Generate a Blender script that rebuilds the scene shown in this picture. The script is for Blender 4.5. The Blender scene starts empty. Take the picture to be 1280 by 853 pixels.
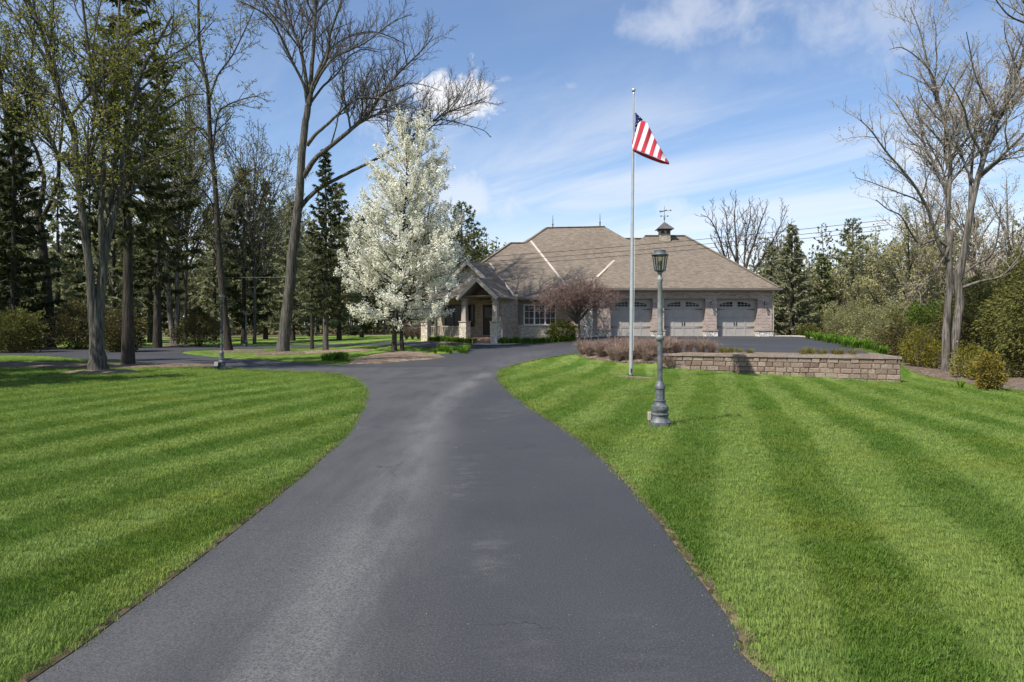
import bpy, bmesh, math, random
import numpy as np
from mathutils import Vector, Matrix, noise as mnoise
from mathutils.geometry import delaunay_2d_cdt, intersect_ray_tri

# ------------------------------------------------------------------ camera, sky, sun, exposure
sc = bpy.context.scene
C = sc.collection
F, CX, HY, EYE = 853.0, 640.0, 405.0, 1.7
cam_d = bpy.data.cameras.new('camera')
cam_d.sensor_width = 36.0
cam_d.lens = 36.0 * F / 1280.0
cam_d.shift_y = -(426.5 - HY) / 1280.0
cam_d.clip_start = 0.1
cam_d.clip_end = 5000
cam = bpy.data.objects.new('camera', cam_d)
cam.location = (0, 0, EYE)
cam.rotation_euler = (math.radians(90), 0, 0)
C.objects.link(cam)
sc.camera = cam

SUN_EL = math.radians(52)
SUN_TO = Vector((0.76 * math.cos(SUN_EL), 0.65 * math.cos(SUN_EL), -math.sin(SUN_EL))).normalized()
sd = bpy.data.lights.new('sun', 'SUN')
sd.energy = 5.0
sd.angle = math.radians(0.53)
sd.color = (1.0, 0.955, 0.89)
sun = bpy.data.objects.new('sun', sd)
sun.rotation_euler = SUN_TO.to_track_quat('-Z', 'Y').to_euler()
C.objects.link(sun)

world = bpy.data.worlds.new('World')
sc.world = world
world.use_nodes = True


def build_world():
    nt = world.node_tree
    N, L = nt.nodes, nt.links
    N.clear()
    out = N.new('ShaderNodeOutputWorld')
    bg = N.new('ShaderNodeBackground')
    bg.inputs['Strength'].default_value = 0.115
    sky = N.new('ShaderNodeTexSky')
    sky.sky_type = 'NISHITA'
    sky.sun_disc = False
    sky.sun_elevation = SUN_EL
    sky.sun_rotation = math.radians(229.5)
    sky.altitude = 200
    sky.air_density = 1.0
    sky.dust_density = 0.6
    sky.ozone_density = 1.6
    tc = N.new('ShaderNodeTexCoord')

    def math_(op, a, b=None, clamp=False):
        n = N.new('ShaderNodeMath')
        n.operation = op
        n.use_clamp = clamp
        for i, v in enumerate((a, b)):
            if v is None:
                continue
            if isinstance(v, (int, float)):
                n.inputs[i].default_value = v
            else:
                L.new(v, n.inputs[i])
        return n.outputs[0]

    def vmath(op, a, b=None):
        n = N.new('ShaderNodeVectorMath')
        n.operation = op
        for i, v in enumerate((a, b)):
            if v is None:
                continue
            if isinstance(v, (tuple, list)):
                n.inputs[i].default_value = v
            else:
                L.new(v, n.inputs[i])
        return n

    def ramp(v, a, b, smooth=True):
        n = N.new('ShaderNodeMapRange')
        n.interpolation_type = 'SMOOTHSTEP' if smooth else 'LINEAR'
        n.inputs['From Min'].default_value = a
        n.inputs['From Max'].default_value = b
        L.new(v, n.inputs['Value'])
        return n.outputs['Result']

    d = vmath('NORMALIZE', tc.outputs['Generated']).outputs[0]
    sep = N.new('ShaderNodeSeparateXYZ')
    L.new(d, sep.inputs[0])
    X, Y, Z = sep.outputs

    def noise(scale, vec, detail=6, rough=0.55, dist=0.0):
        n = N.new('ShaderNodeTexNoise')
        n.inputs['Scale'].default_value = scale
        n.inputs['Detail'].default_value = detail
        n.inputs['Roughness'].default_value = rough
        n.inputs['Distortion'].default_value = dist
        L.new(vec, n.inputs['Vector'])
        return n.outputs['Fac']

    # cloud layer seen in perspective: direction projected on a plane overhead
    zz = math_('ADD', math_('MAXIMUM', Z, 0.0), 0.16)
    comb = N.new('ShaderNodeCombineXYZ')
    L.new(math_('DIVIDE', X, zz), comb.inputs[0])
    L.new(math_('DIVIDE', Y, zz), comb.inputs[1])
    plane = comb.outputs[0]
    # thin cirrus streaks running diagonally
    mp = N.new('ShaderNodeMapping')
    mp.inputs['Rotation'].default_value = (0, 0, math.radians(50))
    L.new(plane, mp.inputs['Vector'])
    mp2 = N.new('ShaderNodeMapping')
    mp2.inputs['Scale'].default_value = (0.34, 1.25, 1)
    L.new(mp.outputs[0], mp2.inputs['Vector'])
    cir = noise(1.5, mp2.outputs[0], 8, 0.60, 0.9)
    low = math_('SUBTRACT', 1.0, ramp(Z, 0.10, 0.42))
    cirrus = math_('MULTIPLY', ramp(cir, 0.37, 0.76), math_('ADD', math_('MULTIPLY', low, 0.72), 0.06))
    # puffs at given directions
    def puff(px, py, rx, ry, amount, scale, lo, hi):
        v = Vector(((px - CX) / F, 1.0, (HY - py) / F)).normalized()
        s = vmath('SUBTRACT', d, tuple(v)).outputs[0]
        m = vmath('DIVIDE', s, (rx / F, max(rx, ry) / F, ry / F))
        ln = vmath('LENGTH', m.outputs[0]).outputs['Value']
        n1 = noise(scale, d, 8, 0.6, 0.3)
        body = math_('ADD', math_('SUBTRACT', 1.0, ln), math_('MULTIPLY', math_('SUBTRACT', n1, 0.5), 3.0))
        return math_('MULTIPLY', ramp(body, lo, hi), amount)

    fac = cirrus
    for p in ((560, 122, 62, 48, 0.95, 16, 0.15, 0.65), (520, 150, 90, 34, 0.5, 14, 0.2, 0.9),
              (885, 20, 105, 38, 0.42, 15, -0.05, 1.2), (1050, 22, 110, 52, 0.34, 15, -0.05, 1.2), (960, 70, 120, 22, 0.13, 16, 0.0, 1.2),
              (713, 108, 26, 9, 0.28, 30, 0.0, 1.3), (628, 99, 14, 5, 0.2, 40, 0.1, 1.0),
              (1128, 60, 30, 15, 0.25, 26, 0.1, 0.9), (1165, 195, 60, 26, 0.6, 20, 0.1, 0.8),
              (590, 250, 90, 40, 0.55, 12, 0.0, 1.0), (840, 262, 50, 16, 0.35, 24, 0.0, 1.0),
              (40, 330, 150, 60, 0.7, 10, 0.0, 0.9), (230, 335, 160, 50, 0.6, 10, 0.0, 0.9)):
        fac = math_('MAXIMUM', fac, puff(*p))
    # brighter, whiter air just above the horizon
    hz = math_('MULTIPLY', math_('SUBTRACT', 1.0, ramp(Z, 0.0, 0.20)), 0.85)
    fac = math_('ADD', fac, math_('MULTIPLY', math_('SUBTRACT', 1.0, fac), hz), True)
    mix = N.new('ShaderNodeMix')
    mix.data_type = 'RGBA'
    L.new(fac, mix.inputs['Factor'])
    tint = N.new('ShaderNodeMix')
    tint.data_type = 'RGBA'
    tint.blend_type = 'MULTIPLY'
    tint.inputs['Factor'].default_value = 1.0
    L.new(sky.outputs[0], tint.inputs['A'])
    tint.inputs['B'].default_value = (1.03, 1.07, 1.15, 1)
    L.new(tint.outputs['Result'], mix.inputs['A'])
    mix.inputs['B'].default_value = (6.5, 6.55, 6.75, 1)
    L.new(mix.outputs['Result'], bg.inputs['Color'])
    L.new(bg.outputs[0], out.inputs[0])


build_world()
sc.view_settings.view_transform = 'Standard'
sc.view_settings.look = 'None'
sc.view_settings.gamma = 1
sc.view_settings.use_curve_mapping = False
sc.view_settings.exposure = 0.42

# ------------------------------------------------------------------ small helpers
RNG = np.random.default_rng(7)


def P3(px, py, Y):
    """a point of the place, seen at pixel (px, py) of the photograph and Y metres away"""
    return Vector(((px - CX) / F * Y, Y, EYE + (HY - py) / F * Y))


def setp(o, label=None, cat=None, group=None, kind=None):
    if label:
        o['label'] = label
    if cat:
        o['category'] = cat
    if group:
        o['group'] = group
    if kind:
        o['kind'] = kind
    return o


def empty(name, loc, label=None, cat=None, group=None, rz=0.0):
    o = bpy.data.objects.new(name, None)
    o.empty_display_size = 0.2
    o.location = loc
    o.rotation_euler = (0, 0, rz)
    C.objects.link(o)
    return setp(o, label, cat, group)


def link(name, me, parent=None):
    o = bpy.data.objects.new(name, me)
    C.objects.link(o)
    if parent is not None:
        o.parent = parent
    return o


def np_mesh(name, V, quads=None, tris=None, mats=(), qm=None, tm=None, smooth=False):
    V = np.asarray(V, dtype=np.float32).reshape(-1, 3)
    quads = np.zeros((0, 4), np.int32) if quads is None else np.asarray(quads, np.int32).reshape(-1, 4)
    tris = np.zeros((0, 3), np.int32) if tris is None else np.asarray(tris, np.int32).reshape(-1, 3)
    me = bpy.data.meshes.new(name)
    nq, ntr = len(quads), len(tris)
    me.vertices.add(len(V))
    me.vertices.foreach_set('co', V.ravel())
    me.loops.add(nq * 4 + ntr * 3)
    me.loops.foreach_set('vertex_index', np.concatenate([quads.ravel(), tris.ravel()]).astype(np.int32))
    me.polygons.add(nq + ntr)
    ls = np.concatenate([np.arange(nq) * 4, nq * 4 + np.arange(ntr) * 3]).astype(np.int32)
    me.polygons.foreach_set('loop_start', ls)
    if smooth:
        me.polygons.foreach_set('use_smooth', np.ones(nq + ntr, dtype=bool))
    for m in mats:
        me.materials.append(m)
    if qm is not None or tm is not None:
        a = np.concatenate([np.zeros(nq, np.int32) if qm is None else np.asarray(qm, np.int32),
                            np.zeros(ntr, np.int32) if tm is None else np.asarray(tm, np.int32)])
        me.polygons.foreach_set('material_index', a)
    me.update(calc_edges=True)
    me.validate()
    return me


class MB:
    """collects boxes, polygons and lathes for ONE mesh"""

    def __init__(self, base=(0, 0, 0)):
        self.v, self.f, self.m = [], [], []
        self.b = Vector(base)

    def poly(self, pts, mi=0):
        i = len(self.v)
        self.v += [tuple(Vector(p) - self.b) for p in pts]
        self.f.append(tuple(range(i, i + len(pts))))
        self.m.append(mi)

    def faces(self, pts, faces, mi=0):
        i = len(self.v)
        self.v += [tuple(Vector(p) - self.b) for p in pts]
        for f in faces:
            self.f.append(tuple(i + k for k in f))
            self.m.append(mi)

    def box(self, x0, x1, y0, y1, z0, z1, mi=0, M=None):
        p = [(x0, y0, z0), (x1, y0, z0), (x1, y1, z0), (x0, y1, z0), (x0, y0, z1), (x1, y0, z1), (x1, y1, z1), (x0, y1, z1)]
        if M is not None:
            p = [M @ Vector(q) for q in p]
        self.faces(p, [(0, 3, 2, 1), (4, 5, 6, 7), (0, 1, 5, 4), (1, 2, 6, 5), (2, 3, 7, 6), (3, 0, 4, 7)], mi)

    def bar(self, a, b, w, h, mi=0, up=(0, 0, 1)):
        a, b = Vector(a), Vector(b)
        t = (b - a).normalized()
        s = t.cross(Vector(up))
        if s.length < 1e-4:
            s = t.cross(Vector((1, 0, 0)))
        s = s.normalized() * (w / 2)
        u = s.cross(t).normalized() * (h / 2)
        p = [a - s - u, a + s - u, a + s + u, a - s + u, b - s - u, b + s - u, b + s + u, b - s + u]
        self.faces(p, [(0, 1, 2, 3), (7, 6, 5, 4), (0, 4, 5, 1), (1, 5, 6, 2), (2, 6, 7, 3), (3, 7, 4, 0)], mi)

    def prism(self, pts2, y0, y1, mi=0, M=None):
        """outline in X,Z pushed from y0 to y1"""
        n = len(pts2)
        p = [(x, y0, z) for x, z in pts2] + [(x, y1, z) for x, z in pts2]
        if M is not None:
            p = [M @ Vector(q) for q in p]
        fs = [tuple(range(n)), tuple(range(2 * n - 1, n - 1, -1))]
        fs += [(i, i + n, (i + 1) % n + n, (i + 1) % n) for i in range(n)]
        self.faces(p, fs, mi)

    def lathe(self, c, prof, n=24, mi=0, flute=0.0):
        """prof = [(radius, z)] bottom to top around the vertical through c"""
        c = Vector(c)
        pts = []
        for r, z in prof:
            for k in range(n):
                a = 2 * math.pi * k / n
                rr = r * (1 - flute * (k % 2))
                pts.append((c.x + rr * math.cos(a), c.y + rr * math.sin(a), c.z + z))
        fs = []
        for j in range(len(prof) - 1):
            for k in range(n):
                k2 = (k + 1) % n
                fs.append((j * n + k, j * n + k2, (j + 1) * n + k2, (j + 1) * n + k))
        fs.append(tuple(range(n - 1, -1, -1)))
        fs.append(tuple((len(prof) - 1) * n + k for k in range(n)))
        self.faces(pts, fs, mi)

    def tube(self, pts, r, n=8, mi=0):
        pts = [Vector(p) for p in pts]
        rings = []
        for i, p in enumerate(pts):
            t = (pts[min(i + 1, len(pts) - 1)] - pts[max(i - 1, 0)]).normalized()
            s = t.cross(Vector((0.13, 0.21, 0.97)))
            if s.length < 0.05:
                s = t.cross(Vector((1, 0, 0)))
            s.normalize()
            u = t.cross(s)
            rr = r[i] if isinstance(r, (list, tuple)) else r
            rings += [p + (s * math.cos(2 * math.pi * k / n) + u * math.sin(2 * math.pi * k / n)) * rr for k in range(n)]
        fs = []
        for j in range(len(pts) - 1):
            for k in range(n):
                k2 = (k + 1) % n
                fs.append((j * n + k, j * n + k2, (j + 1) * n + k2, (j + 1) * n + k))
        fs.append(tuple(range(n - 1, -1, -1)))
        fs.append(tuple((len(pts) - 1) * n + k for k in range(n)))
        self.faces(rings, fs, mi)

    def build(self, name, mats, parent=None, smooth=False, bevel=0.0):
        me = bpy.data.meshes.new(name)
        me.from_pydata(self.v, [], self.f)
        if not isinstance(mats, (list, tuple)):
            mats = [mats]
        for m in mats:
            me.materials.append(m)
        me.polygons.foreach_set('material_index', self.m)
        bm = bmesh.new()
        bm.from_mesh(me)
        bmesh.ops.recalc_face_normals(bm, faces=bm.faces)
        bm.to_mesh(me)
        bm.free()
        if smooth:
            me.polygons.foreach_set('use_smooth', [True] * len(me.polygons))
        o = link(name, me, parent)
        if smooth:
            try:
                me.set_sharp_from_angle(angle=math.radians(38))
            except Exception:
                pass
        if bevel:
            b = o.modifiers.new('bevel', 'BEVEL')
            b.width = bevel
            b.segments = 2
            b.limit_method = 'ANGLE'
        return o


# ------------------------------------------------------------------ materials
class NT:
    def __init__(self, name):
        self.mat = bpy.data.materials.new(name)
        self.mat.use_nodes = True
        self.t = self.mat.node_tree
        self.b = self.t.nodes['Principled BSDF']

    def n(self, typ, **kw):
        nd = self.t.nodes.new(typ)
        for k, v in kw.items():
            setattr(nd, k, v)
        return nd

    def l(self, a, b):
        self.t.links.new(a, b)

    def set(self, nd, key, v):
        if isinstance(v, (int, float, tuple, list)):
            if isinstance(v, (tuple, list)) and len(v) == 3 and nd.inputs[key].type == 'RGBA':
                v = (*v, 1)
            nd.inputs[key].default_value = v
        else:
            self.l(v, nd.inputs[key])

    def m(self, op, a, b=0.0, clamp=False):
        nd = self.n('ShaderNodeMath', operation=op, use_clamp=clamp)
        self.set(nd, 0, a)
        self.set(nd, 1, b)
        return nd.outputs[0]

    def mr(self, v, a, b, lo=0.0, hi=1.0):
        nd = self.n('ShaderNodeMapRange', interpolation_type='SMOOTHSTEP')
        self.set(nd, 'Value', v)
        for k, x in (('From Min', a), ('From Max', b), ('To Min', lo), ('To Max', hi)):
            nd.inputs[k].default_value = x
        return nd.outputs['Result']

    def mix(self, f, a, b, mode='MIX'):
        nd = self.n('ShaderNodeMix', data_type='RGBA', blend_type=mode)
        self.set(nd, 'Factor', f)
        self.set(nd, 'A', a)
        self.set(nd, 'B', b)
        return nd.outputs['Result']

    def pos(self):
        return self.n('ShaderNodeNewGeometry').outputs['Position']

    def objc(self):
        return self.n('ShaderNodeTexCoord').outputs['Object']

    def mapv(self, v, scale=(1, 1, 1), rot=(0, 0, 0), loc=(0, 0, 0)):
        nd = self.n('ShaderNodeMapping')
        nd.inputs['Scale'].default_value = scale
        nd.inputs['Rotation'].default_value = rot
        nd.inputs['Location'].default_value = loc
        self.l(v, nd.inputs['Vector'])
        return nd.outputs[0]

    def noise(self, v, scale, detail=4, rough=0.55, dist=0.0, col=False):
        nd = self.n('ShaderNodeTexNoise')
        nd.inputs['Scale'].default_value = scale
        nd.inputs['Detail'].default_value = detail
        nd.inputs['Roughness'].default_value = rough
        nd.inputs['Distortion'].default_value = dist
        self.l(v, nd.inputs['Vector'])
        return nd.outputs['Color' if col else 'Fac']

    def voro(self, v, scale, feature='F1', out='Distance', rnd=1.0):
        nd = self.n('ShaderNodeTexVoronoi', feature=feature)
        nd.inputs['Scale'].default_value = scale
        nd.inputs['Randomness'].default_value = rnd
        self.l(v, nd.inputs['Vector'])
        return nd.outputs[out]

    def ramp(self, f, stops):
        nd = self.n('ShaderNodeValToRGB')
        e = nd.color_ramp.elements
        while len(e) < len(stops):
            e.new(0.5)
        for i, (p, c) in enumerate(stops):
            e[i].position = p
            e[i].color = (*c, 1)
        self.l(f, nd.inputs[0])
        return nd.outputs[0]

    def bump(self, h, dist=0.01, strength=1.0):
        nd = self.n('ShaderNodeBump')
        nd.inputs['Distance'].default_value = dist
        nd.inputs['Strength'].default_value = strength
        self.l(h, nd.inputs['Height'])
        self.l(nd.outputs[0], self.b.inputs['Normal'])

    def fin(self, color=None, rough=0.8, spec=0.3, metal=0.0):
        if color is not None:
            self.set(self.b, 'Base Color', color)
        self.set(self.b, 'Roughness', rough)
        self.b.inputs['Specular IOR Level'].default_value = spec
        self.b.inputs['Metallic'].default_value = metal
        return self.mat

    def leafy(self, color, trans=0.3):
        """leaf: diffuse with some light coming through"""
        d = self.n('ShaderNodeBsdfDiffuse')
        t = self.n('ShaderNodeBsdfTranslucent')
        self.set(d, 'Color', color)
        self.set(t, 'Color', color)
        mx = self.n('ShaderNodeMixShader')
        mx.inputs[0].default_value = trans
        self.l(d.outputs[0], mx.inputs[1])
        self.l(t.outputs[0], mx.inputs[2])
        self.l(mx.outputs[0], self.t.nodes['Material Output'].inputs['Surface'])
        return self.mat


def plain(name, col, rough=0.6, var=0.15, scale=8, spec=0.3, metal=0.0, bump=0.0):
    t = NT(name)
    p = t.objc()
    f = t.noise(p, scale, 5)
    a = tuple(c * (1 - var) for c in col)
    b = tuple(min(1, c * (1 + var)) for c in col)
    if bump:
        t.bump(f, bump)
    return t.fin(t.mix(t.mr(f, 0.3, 0.7), a, b), rough, spec, metal)


def leaf_mat(name, stops, scale=0.7, trans=0.3, fine=22):
    t = NT(name)
    p = t.pos()
    f = t.m('ADD', t.m('MULTIPLY', t.noise(p, scale, 3), 0.5), t.m('MULTIPLY', t.noise(p, fine, 1), 0.5))
    isl = t.n('ShaderNodeNewGeometry').outputs['Random Per Island']
    f = t.m('ADD', t.m('MULTIPLY', f, 0.75), t.m('MULTIPLY', isl, 0.28))
    return t.leafy(t.ramp(f, stops), trans)


def bark_mat(name, dark, light, zs=1.4, xs=16):
    t = NT(name)
    p = t.objc()
    f = t.noise(t.mapv(p, (xs, xs, zs)), 1.0, 7, 0.65)
    big = t.noise(p, 0.8, 3)
    c = t.mix(t.mr(f, 0.32, 0.68), dark, light)
    c = t.mix(t.mr(big, 0.4, 0.8, 0, 0.35), c, (0.085, 0.09, 0.05))
    t.bump(f, 0.05, 1.0)
    return t.fin(c, 0.95, 0.1)


M = {}
M['bark_grey'] = bark_mat('grey_bark', (0.030, 0.027, 0.023), (0.165, 0.148, 0.127))
M['bark_dark'] = bark_mat('dark_bark', (0.022, 0.018, 0.015), (0.085, 0.072, 0.06))
M['bark_pale'] = bark_mat('pale_bark', (0.04, 0.034, 0.029), (0.22, 0.195, 0.168), 1.1, 14)
M['twig_grey'] = plain('grey_twigs', (0.105, 0.09, 0.075), 0.9, 0.35, 3)
M['twig_tan'] = plain('tan_twigs', (0.31, 0.265, 0.205), 0.9, 0.3, 3)
M['twig_dark'] = plain('dark_twigs', (0.055, 0.044, 0.036), 0.9, 0.3, 3)
M['twig_red'] = plain('red_brown_twigs', (0.185, 0.122, 0.102), 0.9, 0.35, 3)
M['twig_spirea'] = plain('tan_red_stems', (0.275, 0.19, 0.15), 0.9, 0.4, 4)
M['bud'] = leaf_mat('yellow_green_buds', [(0.3, (0.13, 0.15, 0.025)), (0.55, (0.27, 0.27, 0.045)), (0.8, (0.42, 0.40, 0.10))], 0.5, 0.4)
M['bud_tan'] = leaf_mat('tan_buds', [(0.3, (0.18, 0.145, 0.09)), (0.7, (0.40, 0.34, 0.21))], 0.5, 0.3)
M['bud_olive'] = leaf_mat('olive_buds', [(0.3, (0.19, 0.188, 0.085)), (0.55, (0.345, 0.33, 0.155)), (0.8, (0.50, 0.47, 0.25))], 0.3, 0.4)
M['spruce'] = leaf_mat('spruce_needles', [(0.3, (0.032, 0.038, 0.019)), (0.55, (0.078, 0.085, 0.040)), (0.8, (0.165, 0.162, 0.075))], 0.9, 0.2)
M['spruce_lit'] = leaf_mat('green_spruce_needles', [(0.3, (0.13, 0.138, 0.08)), (0.55, (0.26, 0.265, 0.15)), (0.8, (0.42, 0.41, 0.25))], 0.7, 0.4)
M['pine'] = leaf_mat('pine_needles', [(0.3, (0.07, 0.085, 0.035)), (0.55, (0.15, 0.17, 0.065)), (0.8, (0.26, 0.27, 0.11))], 0.8, 0.25)
M['thuja'] = leaf_mat('cedar_sprays', [(0.28, (0.045, 0.052, 0.016)), (0.5, (0.11, 0.115, 0.035)), (0.68, (0.20, 0.185, 0.06)), (0.85, (0.31, 0.25, 0.11))], 1.3, 0.22)
M['juniper'] = leaf_mat('juniper_sprays', [(0.3, (0.06, 0.055, 0.022)), (0.6, (0.14, 0.125, 0.05)), (0.85, (0.26, 0.20, 0.09))], 0.6, 0.2)
M['gold_bush'] = leaf_mat('golden_sprays', [(0.3, (0.09, 0.075, 0.018)), (0.55, (0.24, 0.19, 0.04)), (0.8, (0.42, 0.33, 0.08))], 2.0, 0.25)
M['forsythia'] = leaf_mat('yellow_green_leaves', [(0.3, (0.10, 0.10, 0.02)), (0.55, (0.22, 0.20, 0.035)), (0.8, (0.40, 0.34, 0.07))], 1.0, 0.3)
M['leaf_green'] = leaf_mat('fresh_leaves', [(0.3, (0.045, 0.075, 0.015)), (0.55, (0.10, 0.15, 0.025)), (0.8, (0.19, 0.25, 0.05))], 1.0, 0.35)
M['bush_olive'] = leaf_mat('olive_leaves', [(0.3, (0.14, 0.145, 0.065)), (0.55, (0.28, 0.275, 0.125)), (0.8, (0.44, 0.42, 0.21))], 0.5, 0.4)
M['bush_round'] = leaf_mat('boxwood_leaves', [(0.3, (0.05, 0.065, 0.012)), (0.55, (0.115, 0.14, 0.022)), (0.8, (0.22, 0.22, 0.05))], 1.6, 0.25)
M['blossom'] = leaf_mat('white_blossom', [(0.25, (0.60, 0.59, 0.43)), (0.45, (0.86, 0.84, 0.71)), (0.7, (0.94, 0.92, 0.83))], 0.9, 0.4)
M['pear_leaf'] = leaf_mat('young_pear_leaves', [(0.3, (0.17, 0.19, 0.06)), (0.7, (0.36, 0.38, 0.14))], 0.9, 0.35)
M['daylily'] = leaf_mat('strappy_leaves', [(0.3, (0.06, 0.12, 0.015)), (0.55, (0.13, 0.24, 0.03)), (0.8, (0.24, 0.36, 0.06))], 1.5, 0.35)
M['far_leaf'] = leaf_mat('far_foliage', [(0.25, (0.08, 0.085, 0.042)), (0.5, (0.16, 0.16, 0.078)), (0.8, (0.29, 0.275, 0.14))], 0.12, 0.3, 3)
M['black_metal'] = plain('black_painted_metal', (0.03, 0.034, 0.036), 0.45, 0.3, 12, 0.5)
M['lamp_metal'] = plain('weathered_dark_paint', (0.098, 0.105, 0.108), 0.5, 0.4, 14, 0.5, 0.0, 0.002)
M['lamp_shaft'] = plain('chalky_grey_green_paint', (0.20, 0.207, 0.195), 0.5, 0.3, 9, 0.5, 0.0, 0.002)
M['white_metal'] = plain('pole_aluminium', (0.44, 0.45, 0.46), 0.35, 0.08, 5, 0.6, 0.35)
M['white_paint'] = plain('white_paint', (0.72, 0.70, 0.66), 0.5, 0.06, 6)
M['taupe'] = plain('taupe_paint', (0.36, 0.31, 0.25), 0.6, 0.06, 5)
M['cream_trim'] = plain('cream_trim', (0.52, 0.45, 0.37), 0.6, 0.07, 4)
M['flash'] = plain('pale_metal_strip', (0.50, 0.435, 0.365), 0.5, 0.06, 4)
M['garage_door'] = plain('taupe_garage_door', (0.365, 0.335, 0.30), 0.55, 0.06, 3)
M['dark_door'] = plain('dark_wood', (0.035, 0.02, 0.014), 0.45, 0.3, 10)
M['shutter_taupe'] = plain('taupe_shutter', (0.22, 0.20, 0.155), 0.6, 0.1, 10)
M['shutter'] = plain('dark_shutter', (0.035, 0.037, 0.03), 0.6, 0.2, 10)
M['step'] = plain('brick_step', (0.34, 0.20, 0.14), 0.85, 0.2, 20)
M['concrete'] = plain('pale_concrete', (0.50, 0.46, 0.40), 0.85, 0.15, 4)
M['wire'] = plain('dark_cable', (0.03, 0.03, 0.03), 0.6, 0.1)
M['wire_pale'] = plain('pale_cable', (0.26, 0.25, 0.23), 0.6, 0.1)
M['fascia'] = plain('brown_fascia', (0.155, 0.128, 0.105), 0.6, 0.08, 4)
M['soffit'] = plain('soffit', (0.30, 0.25, 0.20), 0.7, 0.06)
M['cupola_roof'] = plain('dark_metal_roof', (0.10, 0.092, 0.085), 0.5, 0.2, 6, 0.5)
M['glow'] = plain('light_trim', (0.75, 0.72, 0.66), 0.5, 0.03)


def mk_glass(name, col=(0.012, 0.014, 0.016), rough=0.06):
    t = NT(name)
    return t.fin(t.mix(t.mr(t.noise(t.objc(), 1.2, 2), 0.3, 0.7), col, tuple(c * 2.2 for c in col)), rough, 0.18)


M['glass'] = mk_glass('window_glass')


def mk_lamp_glass():
    t = NT('lantern_glass')
    tr = t.n('ShaderNodeBsdfTransparent')
    tr.inputs[0].default_value = (0.86, 0.88, 0.87, 1)
    gl = t.n('ShaderNodeBsdfGlossy')
    gl.inputs['Roughness'].default_value = 0.08
    mx = t.n('ShaderNodeMixShader')
    mx.inputs[0].default_value = 0.13
    t.l(tr.outputs[0], mx.inputs[1])
    t.l(gl.outputs[0], mx.inputs[2])
    t.l(mx.outputs[0], t.t.nodes['Material Output'].inputs['Surface'])
    return t.mat


M['lamp_glass'] = mk_lamp_glass()


def wall_uv(t):
    s = t.n('ShaderNodeSeparateXYZ')
    t.l(t.objc(), s.inputs[0])
    c = t.n('ShaderNodeCombineXYZ')
    ns = t.n('ShaderNodeSeparateXYZ')
    t.l(t.n('ShaderNodeNewGeometry').outputs['True Normal'], ns.inputs[0])
    t.l(t.m('SUBTRACT', t.m('MULTIPLY', s.outputs[1], ns.outputs[0]), t.m('MULTIPLY', s.outputs[0], ns.outputs[1])), c.inputs[0])
    t.l(s.outputs[2], c.inputs[1])
    return c.outputs[0]


def mk_brick(name, c1, c2, mortar, w, h, ms=0.012, big=0.25, bump=0.006, light=None):
    t = NT(name)
    uv = wall_uv(t)
    b = t.n('ShaderNodeTexBrick')
    b.inputs['Scale'].default_value = 1
    b.inputs['Brick Width'].default_value = w
    b.inputs['Row Height'].default_value = h
    b.inputs['Mortar Size'].default_value = ms
    b.inputs['Mortar Smooth'].default_value = 0.2
    b.inputs['Bias'].default_value = -0.1
    b.inputs['Color1'].default_value = (*c1, 1)
    b.inputs['Color2'].default_value = (*c2, 1)
    b.inputs['Mortar'].default_value = (*mortar, 1)
    t.l(uv, b.inputs['Vector'])
    n = t.noise(t.objc(), 2.2, 6, 0.6)
    c = t.mix(t.mr(n, 0.3, 0.75, 0, big), b.outputs['Color'], tuple(x * 0.45 for x in c1))
    n2 = t.noise(t.objc(), 30, 3, 0.6)
    c = t.mix(t.mr(n2, 0.35, 0.7, 0, 0.3), c, tuple(min(1, x * 1.5) for x in c2))
    h_ = t.m('ADD', t.m('MULTIPLY', b.outputs['Fac'], -1.0), t.m('MULTIPLY', n2, 0.7))
    t.bump(h_, bump)
    return t.fin(c, 0.9, 0.15)


def mk_stone(name, stops, mortar, sc_=(5.0, 9.5)):
    t = NT(name)
    uv = t.mapv(wall_uv(t), (sc_[0], sc_[1], 1))
    wob = t.n('ShaderNodeVectorMath', operation='ADD')
    t.l(uv, wob.inputs[0])
    nz = t.n('ShaderNodeVectorMath', operation='SCALE')
    nz.inputs['Scale'].default_value = 0.35
    t.l(t.noise(uv, 1.2, 3, col=True), nz.inputs[0])
    t.l(nz.outputs[0], wob.inputs[1])
    e = t.voro(wob.outputs[0], 1.0, 'DISTANCE_TO_EDGE')
    cc = t.voro(wob.outputs[0], 1.0, 'F1', 'Color')
    s = t.n('ShaderNodeSeparateColor')
    t.l(cc, s.inputs[0])
    col = t.ramp(s.outputs[0], stops)
    n2 = t.noise(t.objc(), 14, 5, 0.65)
    col = t.mix(t.mr(n2, 0.35, 0.75, 0, 0.4), col, tuple(x * 0.6 for x in stops[1][1]))
    mk = t.mr(e, 0.015, 0.055)
    col = t.mix(mk, mortar, col)
    t.bump(t.m('ADD', mk, t.m('MULTIPLY', n2, 0.5)), 0.025)
    return t.fin(col, 0.9, 0.15)


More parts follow.
